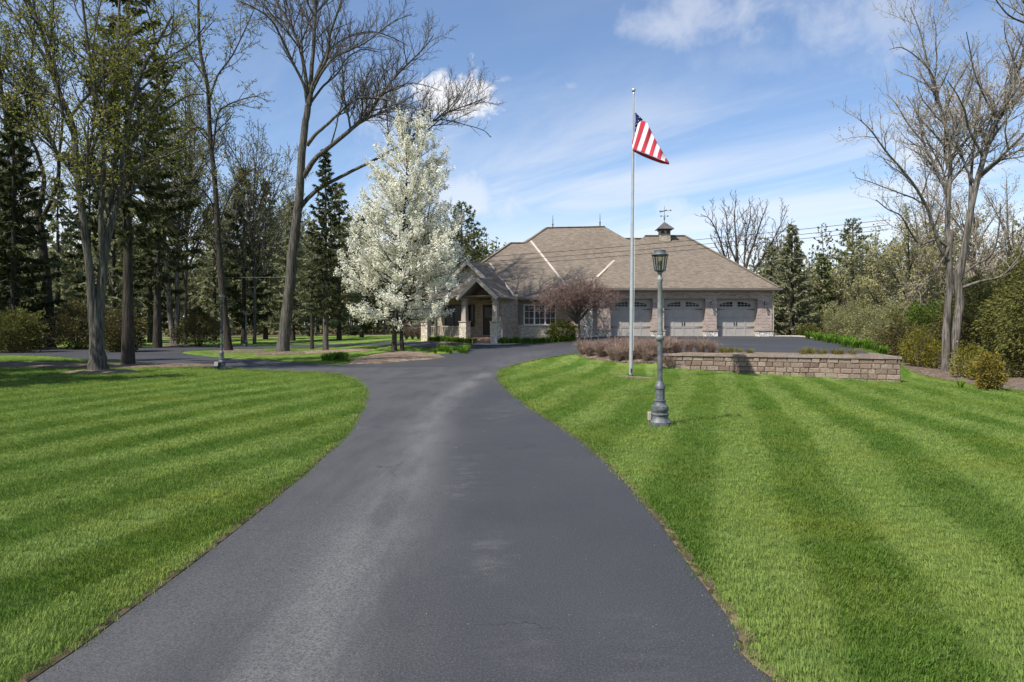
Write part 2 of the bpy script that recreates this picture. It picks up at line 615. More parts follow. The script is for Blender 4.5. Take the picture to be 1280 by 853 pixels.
M['brick'] = mk_brick('blended_house_brick', (0.24, 0.155, 0.125), (0.45, 0.36, 0.31), (0.42, 0.39, 0.35), 0.30, 0.10, 0.016)
M['retain'] = mk_brick('split_face_block', (0.30, 0.205, 0.15), (0.40, 0.30, 0.225), (0.045, 0.035, 0.03), 0.42, 0.2, 0.012, 0.35, 0.03)
M['cap'] = mk_brick('cap_block', (0.30, 0.23, 0.18), (0.38, 0.30, 0.24), (0.08, 0.06, 0.05), 0.45, 0.4, 0.01, 0.3, 0.012)
M['stone'] = mk_stone('cream_stone', [(0.1, (0.66, 0.59, 0.47)), (0.45, (0.78, 0.72, 0.61)), (0.8, (0.56, 0.47, 0.35))], (0.34, 0.28, 0.21))
M['stone_pale'] = mk_stone('pale_knee_stone', [(0.1, (0.66, 0.62, 0.54)), (0.45, (0.76, 0.73, 0.66)), (0.8, (0.46, 0.41, 0.34))], (0.20, 0.17, 0.14), (5.0, 7.0))
M['stone_wall'] = mk_stone('tan_stone', [(0.1, (0.44, 0.37, 0.29)), (0.45, (0.54, 0.47, 0.38)), (0.8, (0.36, 0.29, 0.22))], (0.34, 0.29, 0.23), (4.6, 9.5))


def mk_shingle():
    t = NT('roof_shingles')
    s = t.n('ShaderNodeSeparateXYZ')
    t.l(t.pos(), s.inputs[0])
    c = t.n('ShaderNodeCombineXYZ')
    t.l(t.m('ADD', s.outputs[0], t.m('MULTIPLY', s.outputs[1], 0.25)), c.inputs[0])
    t.l(s.outputs[2], c.inputs[1])
    b = t.n('ShaderNodeTexBrick')
    b.inputs['Scale'].default_value = 1
    b.inputs['Brick Width'].default_value = 0.30
    b.inputs['Row Height'].default_value = 0.088
    b.inputs['Mortar Size'].default_value = 0.010
    b.inputs['Mortar Smooth'].default_value = 0.4
    b.inputs['Color1'].default_value = (0.172, 0.140, 0.107, 1)
    b.inputs['Color2'].default_value = (0.272, 0.224, 0.168, 1)
    b.inputs['Mortar'].default_value = (0.105, 0.082, 0.066, 1)
    t.l(c.outputs[0], b.inputs['Vector'])
    n = t.noise(t.pos(), 0.55, 4)
    col = t.mix(t.mr(n, 0.3, 0.75, 0, 0.3), b.outputs['Color'], (0.165, 0.136, 0.107))
    n2 = t.noise(t.mapv(c.outputs[0], (3.2, 11.0, 1)), 1.0, 2)
    col = t.mix(t.mr(n2, 0.45, 0.7, 0, 0.55), col, (0.29, 0.243, 0.192))
    n3 = t.noise(t.pos(), 40, 2)
    col = t.mix(t.mr(n3, 0.3, 0.7, 0, 0.35), col, (0.11, 0.09, 0.075))
    t.bump(t.m('ADD', t.m('MULTIPLY', b.outputs['Fac'], -1), n2), 0.012)
    return t.fin(col, 0.95, 0.1)


M['shingle'] = mk_shingle()


def mk_asphalt():
    t = NT('sealed_asphalt')
    p = t.pos()
    a = t.n('ShaderNodeAttribute', attribute_name='wear')
    big = t.noise(p, 0.35, 5, 0.6)
    fine = t.noise(p, 75, 3, 0.7)
    mid = t.noise(p, 9, 7, 0.75)
    streak = t.noise(t.mapv(p, (6.0, 0.55, 1)), 1.0, 6, 0.7)
    col = t.mix(t.mr(big, 0.3, 0.7), (0.0320, 0.0320, 0.0342), (0.0435, 0.0435, 0.0465))
    col = t.mix(t.mr(fine, 0.42, 0.72, 0, 0.8), col, (0.082, 0.082, 0.084))
    grain = t.noise(p, 60, 4, 0.85)
    soft = t.noise(t.mapv(p, (1.6, 0.35, 1)), 1.0, 4, 0.6)
    scuff = t.noise(t.mapv(p, (3.2, 6.0, 1)), 1.0, 6, 0.75)
    a2 = t.n('ShaderNodeAttribute', attribute_name='dust')
    w = t.m('MULTIPLY', a.outputs['Fac'], t.mr(soft, 0.30, 0.62, 0.25, 1.0))
    w = t.m('MULTIPLY', w, t.mr(grain, 0.34, 0.64, 0.15, 1.1))
    d2 = t.m('MULTIPLY', a2.outputs['Fac'], t.mr(t.m('ADD', t.m('MULTIPLY', scuff, 0.6), t.m('MULTIPLY', grain, 0.4)), 0.46, 0.66))
    w = t.m('MAXIMUM', w, d2)
    col = t.mix(t.m('MULTIPLY', w, 0.8), col, (0.20, 0.192, 0.178))
    # hairline cracks, dark, few
    wv = t.n('ShaderNodeVectorMath', operation='ADD')
    t.l(p, wv.inputs[0])
    nv = t.n('ShaderNodeVectorMath', operation='SCALE')
    nv.inputs['Scale'].default_value = 1.1
    t.l(t.noise(p, 1.3, 5, 0.65, col=True), nv.inputs[0])
    t.l(nv.outputs[0], wv.inputs[1])
    ce = t.voro(wv.outputs[0], 0.42, 'DISTANCE_TO_EDGE')
    ck = t.m('MULTIPLY', t.mr(ce, 0.0045, 0.0015), t.mr(t.noise(p, 0.5, 3), 0.50, 0.60))
    col = t.mix(t.m('MULTIPLY', ck, 0.75), col, (0.010, 0.010, 0.010))
    # scattered pale grit
    g = t.voro(p, 9.0)
    col = t.mix(t.m('MULTIPLY', t.m('LESS_THAN', g, 0.045), t.mr(mid, 0.45, 0.6, 0, 0.6)), col, (0.34, 0.31, 0.26))
    t.bump(fine, 0.006, 0.9)
    return t.fin(col, t.mr(big, 0.3, 0.7, 0.62, 0.78), 0.35)


M['asphalt'] = mk_asphalt()


def lawn_color(t):
    """turf colour in the place's own coordinates: mowing bands with their sheen painted in, patches, clumps"""
    p = t.pos()
    s = t.n('ShaderNodeSeparateXYZ')
    t.l(p, s.inputs[0])
    wob = t.noise(p, 0.16, 2)
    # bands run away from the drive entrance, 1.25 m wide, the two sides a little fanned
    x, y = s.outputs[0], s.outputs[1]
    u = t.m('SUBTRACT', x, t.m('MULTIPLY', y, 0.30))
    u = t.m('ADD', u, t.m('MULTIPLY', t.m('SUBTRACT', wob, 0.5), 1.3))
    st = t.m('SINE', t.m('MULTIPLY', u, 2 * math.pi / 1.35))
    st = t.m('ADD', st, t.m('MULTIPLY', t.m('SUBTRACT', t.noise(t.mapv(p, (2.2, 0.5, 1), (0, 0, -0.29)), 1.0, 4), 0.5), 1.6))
    stripe_sheen = t.mr(st, -0.55, 0.55)
    stripe_sheen = t.m('ADD', t.m('MULTIPLY', t.m('SUBTRACT', stripe_sheen, 0.5), t.mr(t.noise(p, 0.22, 2), 0.35, 0.65, 0.40, 0.9)), 0.5)
    patch = t.noise(p, 0.55, 5, 0.6)
    fine = t.noise(p, 9, 4, 0.65)
    c = t.mix(stripe_sheen, (0.058, 0.140, 0.011), (0.232, 0.308, 0.080))  # light off leaning blades, painted into the base colour as dark and pale bands
    c = t.mix(t.mr(patch, 0.45, 0.72, 0, 0.55), c, (0.245, 0.268, 0.040))
    p2 = t.noise(t.mapv(p, (1, 1, 1), loc=(7.3, 2.1, 0)), 1.15, 5, 0.65)
    c = t.mix(t.mr(p2, 0.50, 0.72, 0, 0.55), c, (0.045, 0.122, 0.016))
    p3 = t.noise(t.mapv(p, (1, 1, 1), loc=(1.9, 8.4, 0)), 1.7, 5, 0.65)
    c = t.mix(t.mr(p3, 0.52, 0.74, 0, 0.5), c, (0.19, 0.285, 0.090))
    c = t.mix(t.mr(t.noise(p, 3.1, 4, 0.7), 0.62, 0.78, 0, 0.55), c, (0.34, 0.31, 0.14))
    c = t.mix(t.mr(fine, 0.42, 0.75, 0, 0.4), c, (0.23, 0.275, 0.085))
    c = t.mix(t.mr(fine, 0.5, 0.22, 0, 0.3), c, (0.050, 0.105, 0.020))
    return c, p


def mk_lawn():
    t = NT('lawn_turf')
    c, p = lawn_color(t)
    a = t.n('ShaderNodeAttribute', attribute_name='soil')
    n = t.noise(p, 5, 5, 0.7)
    cf = t.m('ADD', a.outputs['Fac'], t.m('MULTIPLY', t.m('SUBTRACT', n, 0.5), 0.5))
    soil = t.mix(t.noise(p, 40, 3), (0.07, 0.05, 0.033), (0.20, 0.15, 0.105))
    c = t.mix(t.mr(cf, 0.42, 0.58), c, soil)
    t.bump(t.noise(p, 55, 4, 0.8), 0.04, 1.0)
    return t.fin(c, 0.95, 0.05)


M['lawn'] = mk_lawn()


def mk_blade():
    t = NT('grass_blades')
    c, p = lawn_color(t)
    isl = t.n('ShaderNodeNewGeometry').outputs['Random Per Island']
    c = t.mix(t.mr(isl, 0.0, 1.0, 0.0, 0.4), c, (0.225, 0.315, 0.075))
    c = t.mix(t.mr(isl, 0.93, 1.0, 0.0, 0.7), c, (0.42, 0.36, 0.19))
    return t.leafy(c, 0.32)


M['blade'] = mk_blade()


def mk_mulch(name, a, b):
    t = NT(name)
    p = t.pos()
    v = t.voro(t.mapv(p, (24, 16, 16)), 1.0, 'F1', 'Color')
    s = t.n('ShaderNodeSeparateColor')
    t.l(v, s.inputs[0])
    n = t.noise(p, 3, 4)
    c = t.mix(s.outputs[0], a, b)
    c = t.mix(t.mr(n, 0.35, 0.7, 0, 0.5), c, tuple(x * 0.6 for x in a))
    t.bump(s.outputs[1], 0.03)
    return t.fin(c, 0.95, 0.05)


M['mulch'] = mk_mulch('bark_mulch', (0.085, 0.06, 0.043), (0.28, 0.215, 0.165))
M['mulch_tan'] = mk_mulch('tan_wood_chip', (0.14, 0.10, 0.07), (0.36, 0.275, 0.20))
M['edge_soil'] = mk_mulch('edge_soil', (0.030, 0.024, 0.017), (0.13, 0.095, 0.06))
M['edge_litter'] = mk_mulch('edge_litter', (0.05, 0.038, 0.025), (0.24, 0.175, 0.11))
# ------------------------------------------------------------------ the lie of the land
class TPS:
    def __init__(self, pts):
        p = np.array(pts, float)
        self.p = p[:, :2]
        n = len(p)
        K = self.k(self.p[:, None] - self.p[None]) + np.eye(n) * 0.5
        Q = np.c_[np.ones(n), self.p]
        A = np.block([[K, Q], [Q.T, np.zeros((3, 3))]])
        w = np.linalg.solve(A, np.r_[p[:, 2], 0, 0, 0])
        self.w, self.a = w[:n], w[n:]

    @staticmethod
    def k(d):
        r2 = (d ** 2).sum(-1)
        return np.where(r2 > 0, 0.5 * r2 * np.log(np.maximum(r2, 1e-12)), 0.0)

    def __call__(self, xy):
        out = np.empty(len(xy))
        for i in range(0, len(xy), 20000):
            q = xy[i:i + 20000]
            out[i:i + 20000] = self.k(q[:, None] - self.p[None]) @ self.w + self.a[0] + q @ self.a[1:]
        return out


RING = [(-60, -20, 0), (0, -20, 0), (60, -20, -.2), (-90, 40, 0), (-90, 110, 0), (0, 120, .4), (80, 120, 0), (90, 40, -.6), (-40, 90, 0), (30, 90, .6)]
LOWP = RING + [(-8, 4, 0), (0, 0, 0), (0, 6, 0), (6, 4, 0), (-12, 12, 0), (0, 12, 0), (2.4, 11, 0), (10, 10, -.12), (18, 12, -.3),
               (-3, 20, 0), (0, 20, 0), (4, 22.9, -.10), (9, 19, -.22), (15, 19, -.42), (22, 20, -.5), (14.2, 25, -.46), (10.4, 26.3, -.30),
               (6.7, 27.6, -.14), (3.5, 28.5, .08), (17, 30, -.5), (20, 34, -.45), (24, 28, -.5), (24, 42, -.2), (30, 34, -.5),
               (-2, 26, .04), (0, 29, .14), (2, 31.5, .26), (3.4, 32, .33), (-1.5, 36, .28), (-2, 43, .45), (3, 43.5, .52), (-6, 42, .42), (-5.5, 36, .16),
               (5, 44, .66), (-3, 46, .62), (4, 48, .7), (10, 50, .85), (-8, 48, .5), (-10, 28, 0), (-12, 36, 0), (-13, 45, .02), (-20, 30, 0), (-22, 44, 0),
               (-20, 60, 0), (-34, 40, 0), (-35, 65, 0)]
PADP = RING + [(2.4, 32, .29), (3.6, 31.5, .36), (7, 28, .47), (10.5, 27, .47), (14.3, 25.2, .47), (7, 33, .55), (13, 31, .56), (16, 31, .57), (3, 38, .40), (6, 39, .66),
               (-2, 43, .45), (3, 43.5, .54), (5, 44.6, .80), (10, 45, .86), (18, 45, .86), (20, 46, .86), (14, 38, .71), (20, 38, .71), (4, 50, .8), (18, 60, .9), (-6, 46, .5), (22, 55, .8)]
T_low, T_pad = TPS(LOWP), TPS(PADP)
WALL_A, WALL_B, WALL_C = (6.15, 27.85), (14.25, 25.0), (15.0, 28.6)       # foot of the retaining wall
PAD = np.array([(2.4, 32.0), (4.2, 30.6), (6.4, 28.6), (6.7, 28.05), (14.12, 25.45), (14.72, 28.6), (16.4, 32), (19.2, 45), (20.5, 70), (2.4, 70)])


def inside(poly, xy):
    poly = np.asarray(poly, float)
    x, y = xy[:, 0], xy[:, 1]
    r = np.zeros(len(xy), bool)
    j = len(poly) - 1
    for i in range(len(poly)):
        xi, yi = poly[i]
        xj, yj = poly[j]
        if yi != yj:
            r ^= ((yi > y) != (yj > y)) & (x < (xj - xi) * (y - yi) / (yj - yi) + xi)
        j = i
    return r


def seg_dist(a, b, xy):
    a, b = np.asarray(a, float), np.asarray(b, float)
    ab = b - a
    t = np.clip(((xy - a) @ ab) / (ab @ ab), 0, 1)
    return np.hypot(*(xy - a - t[:, None] * ab).T)


def poly_dist(poly, xy, closed=True):
    n = len(poly)
    return np.min([seg_dist(poly[i], poly[(i + 1) % n], xy) for i in range(n if closed else n - 1)], axis=0)


def heights(xy):
    xy = np.asarray(xy, float).reshape(-1, 2)
    far = np.clip((np.hypot(xy[:, 0], xy[:, 1] - 30) - 70) / 50, 0, 1)
    q = xy.copy()
    z0, z1 = T_low(q), T_pad(q)
    dw = np.minimum(seg_dist(PAD[3], PAD[4], q), seg_dist(PAD[4], PAD[5], q))
    dn = poly_dist(PAD, q)
    steep = dw <= dn + 1e-6
    width = np.where(steep, 0.16, 2.4)
    e = np.clip(1 - dn / width, 0, 1)
    w = np.where(inside(PAD, q), 1.0, e * e * (3 - 2 * e))
    z = z0 + (z1 - z0) * w
    return z * (1 - far)


def H(x, y):
    return float(heights([(x, y)])[0])


def G(px, py):
    """point of the ground seen at a pixel of the photograph"""
    z = 0.0
    for _ in range(40):
        Y = (EYE - z) * F / max(py - HY, 1.0)
        Y = min(Y, 400)
        X = (px - CX) / F * Y
        z = 0.5 * z + 0.5 * H(X, Y)
    return Vector((X, Y, H(X, Y)))


# ------------------------------------------------------------------ drive: one sheet of asphalt (entrance, loop, garage court)
def smooth_line(pts, n=6):
    """Catmull-Rom through the points"""
    P = [np.array(p, float) for p in pts]
    P = [2 * P[0] - P[1]] + P + [2 * P[-1] - P[-2]]
    o = []
    for i in range(1, len(P) - 2):
        for k in range(n):
            t = k / n
            o.append(0.5 * ((2 * P[i]) + (-P[i - 1] + P[i + 1]) * t + (2 * P[i - 1] - 5 * P[i] + 4 * P[i + 1] - P[i + 2]) * t * t
                            + (-P[i - 1] + 3 * P[i] - 3 * P[i + 1] + P[i + 2]) * t ** 3))
    o.append(P[-2])
    return [tuple(p) for p in o]


def gx(px, py):
    g = G(px, py)
    return (g.x, g.y)


right_edge = smooth_line([(2.35, -4), (2.35, -1), (2.15, 1.5)] + [gx(*p) for p in ((969, 853), (920, 785), (865, 712), (817, 645), (762, 584), (713, 542), (664, 511), (636, 488), (626, 475), (627, 464), (645, 455.5), (683, 447.5), (716, 443.2))] + [(3.9, 31.9), (5.2, 31.2)])
court = [(7.4, 29.6), (9.5, 28.7), (13.2, 27.4), (14.2, 27.2), (14.9, 29.0), (16.2, 33), (18.4, 42), (19.0, 45.9), (17.3, 45.9), (17.25, 45.45), (5.0, 45.45), (4.6, 43.9), (3.6, 43.3)]
front = smooth_line([(3.6, 43.3), (1.6, 43.0), (0.0, 42.2), (-1.6, 41.8), (-3.6, 42.6), (-5.4, 44.2), (-8.0, 46.6), (-11, 49.2), (-15, 52.0), (-20, 53.5), (-26, 52), (-31, 47), (-36, 44)])
back = smooth_line([(-36, 38), (-28, 37.0), (-24, 35.6), (-20, 32.3)] + [gx(*p) for p in ((205, 455.5), (250, 459), (300, 462.5), (350, 465), (400, 467), (428, 470.5), (448, 479), (456, 492), (454, 504), (435, 541), (398, 578), (345, 623), (265, 687), (159, 766), (37, 853))] + [(-2.55, 0.5), (-2.7, -4)])
OUT = right_edge[:-1] + court + front[1:] + back
ISL = smooth_line([gx(440, 455.5), gx(415, 456.3), gx(380, 454), gx(320, 450), gx(270, 447), gx(228, 441.5), (-20.3, 43.5), (-18.5, 46.5), (-14.0, 47.6), (-10.2, 45.2), (-7.2, 42.3), (-4.6, 39.4), (-2.8, 37.2), (-2.5, 36.2), (-3.4, 34.4), (-5.2, 31.6), gx(440, 455.5)])[:-1]


def drape(name, outer, holes=(), cell=0.4, lift=0.012, mat=None, near=None, mound=0.0, jitter=0.25, attr=None, skirt=0.06):
    """a sheet lying on the ground, cut to an outline"""
    outer = [tuple(map(float, p)) for p in outer]
    rng = np.random.default_rng(len(outer))
    verts, edges, cons = list(outer), [], 0
    n = len(outer)
    edges += [(i, (i + 1) % n) for i in range(n)]
    for h in holes:
        o = len(verts)
        verts += [tuple(map(float, p)) for p in h]
        edges += [(o + i, o + (i + 1) % len(h)) for i in range(len(h))]
    a = np.array(outer)
    lo, hi = a.min(0), a.max(0)
    gxs, gys = np.meshgrid(np.arange(lo[0], hi[0], cell), np.arange(lo[1], hi[1], cell))
    pts = np.c_[gxs.ravel(), gys.ravel()]
    pts += (rng.random(pts.shape) - .5) * cell * jitter
    ok = inside(a, pts) & (poly_dist(a, pts) > cell * .35)
    for h in holes:
        hh = np.array(h)
        ok &= ~inside(hh, pts) & (poly_dist(hh, pts) > cell * .35)
    verts += [tuple(p) for p in pts[ok]]
    vo, eo, fo, *_ = delaunay_2d_cdt([Vector(v) for v in verts], edges, [], 0, 1e-5)
    vo = np.array([tuple(v) for v in vo])
    fo = np.array([f for f in fo if len(f) == 3], int)
    cen = vo[fo].mean(1)
    keep = inside(a, cen)
    for h in holes:
        keep &= ~inside(np.array(h), cen)
    fo = fo[keep]
    A, B_, C_ = vo[fo[:, 0]], vo[fo[:, 1]], vo[fo[:, 2]]
    flip = ((B_ - A)[:, 0] * (C_ - A)[:, 1] - (B_ - A)[:, 1] * (C_ - A)[:, 0]) < 0
    fo[flip] = fo[flip][:, ::-1]
    z = heights(vo) + lift
    if mound:
        dd = poly_dist(a, vo)
        z += mound * (1 - np.exp(-dd / 0.35))
    V = np.c_[vo, z]
    # skirt
    quads = []
    for loop in [outer] + [list(h) for h in holes]:
        lp = np.array(loop, float)
        zz = heights(lp) + lift
        i0 = len(V)
        m = len(lp)
        V = np.r_[V, np.c_[lp, zz], np.c_[lp, zz - skirt]]
        quads += [(i0 + i, i0 + (i + 1) % m, i0 + m + (i + 1) % m, i0 + m + i) for i in range(m)]
    me = np_mesh(name, V, quads, fo, [mat], smooth=True)
    if attr:
        at = me.attributes.new(attr[0], 'FLOAT', 'POINT')
        co = np.empty(len(me.vertices) * 3, np.float32)
        me.vertices.foreach_get('co', co)
        at.data.foreach_set('value', attr[1](co.reshape(-1, 3)[:, :2]).astype(np.float32))
    return link(name, me)


def along(xy, items):
    w = np.zeros(len(xy))
    for pts, wd, am in items:
        d = poly_dist(np.array(pts), xy, closed=False)
        w = np.maximum(w, am * np.exp(-(d / wd) ** 2))
    return w


def wear(xy):
    """the older, paler left side where cars cut the bend"""
    cx_ = np.interp(xy[:, 1], [0, 4, 8, 14, 20, 26], [-.42, -.48, -.72, -1.15, -.9, -.3])
    w = .34 / (1 + np.exp((xy[:, 0] - cx_) / .12)) * (xy[:, 1] < 26)
    return np.maximum(w, along(xy, (([(-1.0, -2), (-1.05, 3.6), (-1.15, 6), (-1.3, 9), (-1.55, 13), (-1.3, 18), (-0.9, 23)], .40, .95),
                                    ([(-2.2, 20), (-.5, 24), (0, 28), (1.2, 33), (5, 37), (10, 39)], 1.4, .4))))


def dust(xy):
    """a few sandy scuffs down the middle and by the court"""
    return along(xy, (([(.02, 3.0), (-.02, 4.0)], .10, .45), ([(-.18, 4.6), (-.20, 5.3)], .16, .5), ([(-.62, 6.6), (-.64, 7.5), (-.66, 8.6)], .26, .6), ([(-.95, 7.0), (-1.0, 7.8)], .16, .6),
                      ([(-.78, 5.6), (-.74, 6.1)], .14, .6), ([(-.3, 12), (.2, 16)], .4, .4), ([(.6, 3.2), (.7, 3.9)], .18, .25), ([(8, 36), (14, 33)], .9, .5), ([(2, 34), (7, 38)], .8, .4)))


drive = drape('driveway', OUT, [ISL], 0.22, 0.012, M['asphalt'], attr=('wear', wear))
at_ = drive.data.attributes.new('dust', 'FLOAT', 'POINT')
co_ = np.empty(len(drive.data.vertices) * 3, np.float32)
drive.data.vertices.foreach_get('co', co_)
at_.data.foreach_set('value', dust(co_.reshape(-1, 3)[:, :2]).astype(np.float32))
setp(drive, 'dark sealed asphalt drive running to the garages and looping left past the trees', 'driveway', kind='structure')


def blob(cx, cy, rx, ry, rot=0.0, n=22, wob=.12, seed=1):
    r = random.Random(seed)
    ph = [r.uniform(0, 6.28) for _ in range(3)]
    o = []
    for k in range(n):
        a = 2 * math.pi * k / n
        q = 1 + wob * (math.sin(2 * a + ph[0]) + .7 * math.sin(3 * a + ph[1]) + .5 * math.sin(5 * a + ph[2]))
        x, y = rx * q * math.cos(a), ry * q * math.sin(a)
        o.append((cx + x * math.cos(rot) - y * math.sin(rot), cy + x * math.sin(rot) + y * math.cos(rot)))
    return o


MULCH = []


def mulch(name, outline, mat='mulch', mound=.08, cell=.3, lift=.012):
    o = drape(name, outline, (), cell, lift, M[mat], mound=mound)
    setp(o, kind='structure')
    MULCH.append(np.array(outline))
    return o


g = {}
for key, px, py in (('twin', 123, 466), ('spruceB', 160, 457), ('big', 354, 442), ('pear', 497, 439), ('t5', 285, 440), ('tsp', 407, 440), ('tthin', 390, 437),
                    ('t6', 218, 432.5), ('t3', 62, 436), ('pole', 788.5, 472), ('lamp', 825, 533)):
    g[key] = G(px, py)
mulch('mulch_bed', blob(g['twin'].x + .2, g['twin'].y, 1.15, 1.05, seed=3), 'mulch_tan', .12)
mulch('mulch_bed', [(-26, 25.6), (-22, 26.2), (-18, 26.3), (-15.0, 26.2), (-12.6, 27.0), (-11.6, 28.0), (-13, 29.2), (-16, 29.4), (-20, 29.6), (-26, 30)], 'mulch', .06)
mulch('mulch_bed', blob(g['big'].x + .1, g['big'].y - .2, 1.9, 1.5, seed=5), 'mulch', .12)
mulch('mulch_bed', blob(g['t5'].x + .7, g['t5'].y - .1, 2.0, 1.2, seed=6), 'mulch', .1)
mulch('mulch_bed', blob(g['tsp'].x + .2, g['tsp'].y - .2, 2.2, 1.5, seed=7), 'mulch_tan', .1)
mulch('mulch_bed', [gx(*p) for p in ((436, 455.2), (452, 455.6), (475, 455), (505, 452), (540, 449.5), (556, 447), (548, 443.5), (525, 441), (500, 440), (478, 441), (455, 446), (438, 451))], 'mulch_tan', .10)
mulch('mulch_bed', blob(g['t6'].x, g['t6'].y, 1.8, 1.6, seed=8), 'mulch', .1)
mulch('mulch_bed', blob(g['t3'].x, g['t3'].y, 1.9, 1.6, seed=9), 'mulch', .1)
mulch('mulch_bed', blob(g['pole'].x + .1, g['pole'].y, .62, .55, seed=10), 'mulch_tan', .05, .15)
bed_edge = smooth_line([(30, 15.5), (22, 15.6), (17.5, 16.2), (16.3, 17.6), (16.2, 19.4), (16.6, 21.6), (16.9, 24.5), (17.4, 27.5), (18.0, 30.5), (18.3, 34.5), (18.3, 37)])
mulch('mulch_bed', bed_edge + [(21, 39), (34, 39), (34, 15)], 'mulch', .07, .5)
mulch('planting_strip', [(6.7, 28.05), (14.05, 25.5), (14.75, 28.5), (14.87, 28.85), (14.22, 27.14), (13.2, 27.35), (9.5, 28.65), (7.4, 29.55)], 'mulch_tan', .04, .3)
spirea_bed = [(4.0, 31.7), (5.2, 31.1), (7.3, 29.5), (6.45, 28.2), (6.4, 27.6), (5.6, 27.5), (4.4, 28.2), (3.3, 29.4), (2.9, 30.8)]
mulch('mulch_bed', spirea_bed, 'mulch', .05)
mulch('flower_bed', [(-5.6, 44.5), (-3.6, 42.75), (-2.4, 42.05), (-2.3, 43.2), (-3.2, 43.9), (-5.2, 45.1)], 'mulch', .05)
mulch('flower_bed', [(-.8, 42.1), (0.2, 42.45), (1.6, 43.2), (3.5, 43.45), (4.5, 44.0), (4.9, 45.2), (4.6, 46.2), (0.2, 46.3), (-.2, 45.4), (-.9, 43.1)], 'mulch', .05)


# ------------------------------------------------------------------ the ground: one sheet out to the horizon
def axis(core0, core1, step, outer):
    a = list(np.arange(core0, core1 + 1e-6, step))
    s, x = step, core1
    while x < outer:
        s *= 1.16
        x += s
        a.append(x)
    s, x = step, core0
    pre = []
    while x > -outer:
        s *= 1.16
        x -= s
        pre.append(x)
    return np.array(pre[::-1] + a)


XS, YS = axis(-26, 24, 0.3, 1500), axis(0, 50, 0.3, 1500)
gX, gY = np.meshgrid(XS, YS)
xy = np.c_[gX.ravel(), gY.ravel()]
z = heights(xy)
on = inside(np.array(OUT), xy) & ~inside(np.array(ISL), xy)
z[on] -= 0.07
soil = np.zeros(len(xy))
for m_ in MULCH:
    i_ = inside(m_, xy)
    z[i_] -= 0.05
wood = (xy[:, 1] > 88) | ((xy[:, 0] > 19.5) & (xy[:, 1] > 15)) | ((xy[:, 0] > 17) & (xy[:, 1] > 36) & (xy[:, 0] > 17 + (46 - xy[:, 1]) * .3))
soil[wood] = 1.0
bank = (xy[:, 0] > 14.8) & (xy[:, 0] < 19.5) & (xy[:, 1] > 28.5) & (xy[:, 1] < 46) & (heights(xy) > -.15)
soil[bank] = .55
nx, ny = len(XS), len(YS)
idx = np.arange(nx * ny).reshape(ny, nx)
quads = np.stack([idx[:-1, :-1], idx[:-1, 1:], idx[1:, 1:], idx[1:, :-1]], -1).reshape(-1, 4)
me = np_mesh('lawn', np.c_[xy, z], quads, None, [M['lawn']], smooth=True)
at = me.attributes.new('soil', 'FLOAT', 'POINT')
at.data.foreach_set('value', soil.astype(np.float32))
setp(link('lawn', me), 'mown green lawn in pale and dark bands', 'lawn', kind='structure')


# raw soil edge where turf meets asphalt
def edge_ribbon(line, side, w=.07):
    L_ = np.array(line)
    d = np.gradient(L_, axis=0)
    d /= np.linalg.norm(d, axis=1, keepdims=True)
    nr = np.c_[d[:, 1], -d[:, 0]] * side
    r = np.random.default_rng(3)
    wob = w * (0.7 + .6 * r.random(len(L_)))[:, None]
    a, b = L_ - nr * .012, L_ + nr * wob
    V = np.r_[np.c_[a, heights(a) + .017], np.c_[b, heights(b) + .012]]
    n = len(L_)
    q = [(i, i + 1, n + i + 1, n + i) if side < 0 else (i + 1, i, n + i, n + i + 1) for i in range(n - 1)]
    return V, np.array(q)


def dense(line, step=.12):
    o = []
    for a, b in zip(line, line[1:]):
        a, b = np.array(a), np.array(b)
        k = max(1, int(np.linalg.norm(b - a) / step))
        o += [tuple(a + (b - a) * i / k) for i in range(k)]
    return o + [line[-1]]


ev, eq, eo, em = [], [], 0, []
for ln_, sd_ in ((dense(right_edge[12:]), 1), (dense(back[18:]), 1)):
    v_, q_ = edge_ribbon(ln_, sd_)
    ev.append(v_)
    eq.append(q_ + eo)
    em.append(np.full(len(q_), len(em), np.int32))
    eo += len(v_)
setp(link('soil_edge', np_mesh('soil_edge', np.concatenate(ev), np.concatenate(eq), None, [M['edge_litter'], M['edge_soil']], np.concatenate(em))), kind='structure')


# ------------------------------------------------------------------ grass blades (one object, scattered tufts)
def tuft_mesh(name, seed, n=50, h=.021, spread=.11, wid=.0021):
    r = np.random.default_rng(seed)
    V, T, Q = [], [], []
    for k in range(n):
        a, rad = r.uniform(0, 6.283), spread * math.sqrt(r.uniform())
        x, y = rad * math.cos(a), rad * math.sin(a)
        hh = h * r.uniform(.55, 1.15)
        d = r.uniform(0, 6.283)
        ln = hh * r.uniform(.15, .85)
        dx, dy = math.cos(d) * ln, math.sin(d) * ln
        wx, wy = -math.sin(d + r.uniform(-.8, .8)) * wid, math.cos(d) * wid
        i = len(V)
        V += [(x - wx, y - wy, -.01), (x + wx, y + wy, -.01), (x + dx * .4 + wx * .8, y + dy * .4 + wy * .8, hh * .62), (x + dx * .4 - wx * .8, y + dy * .4 - wy * .8, hh * .62), (x + dx, y + dy, hh)]
        Q.append((i, i + 1, i + 2, i + 3))
        T.append((i + 3, i + 2, i + 4))
    return np_mesh(name, V, Q, T, [M['blade']])


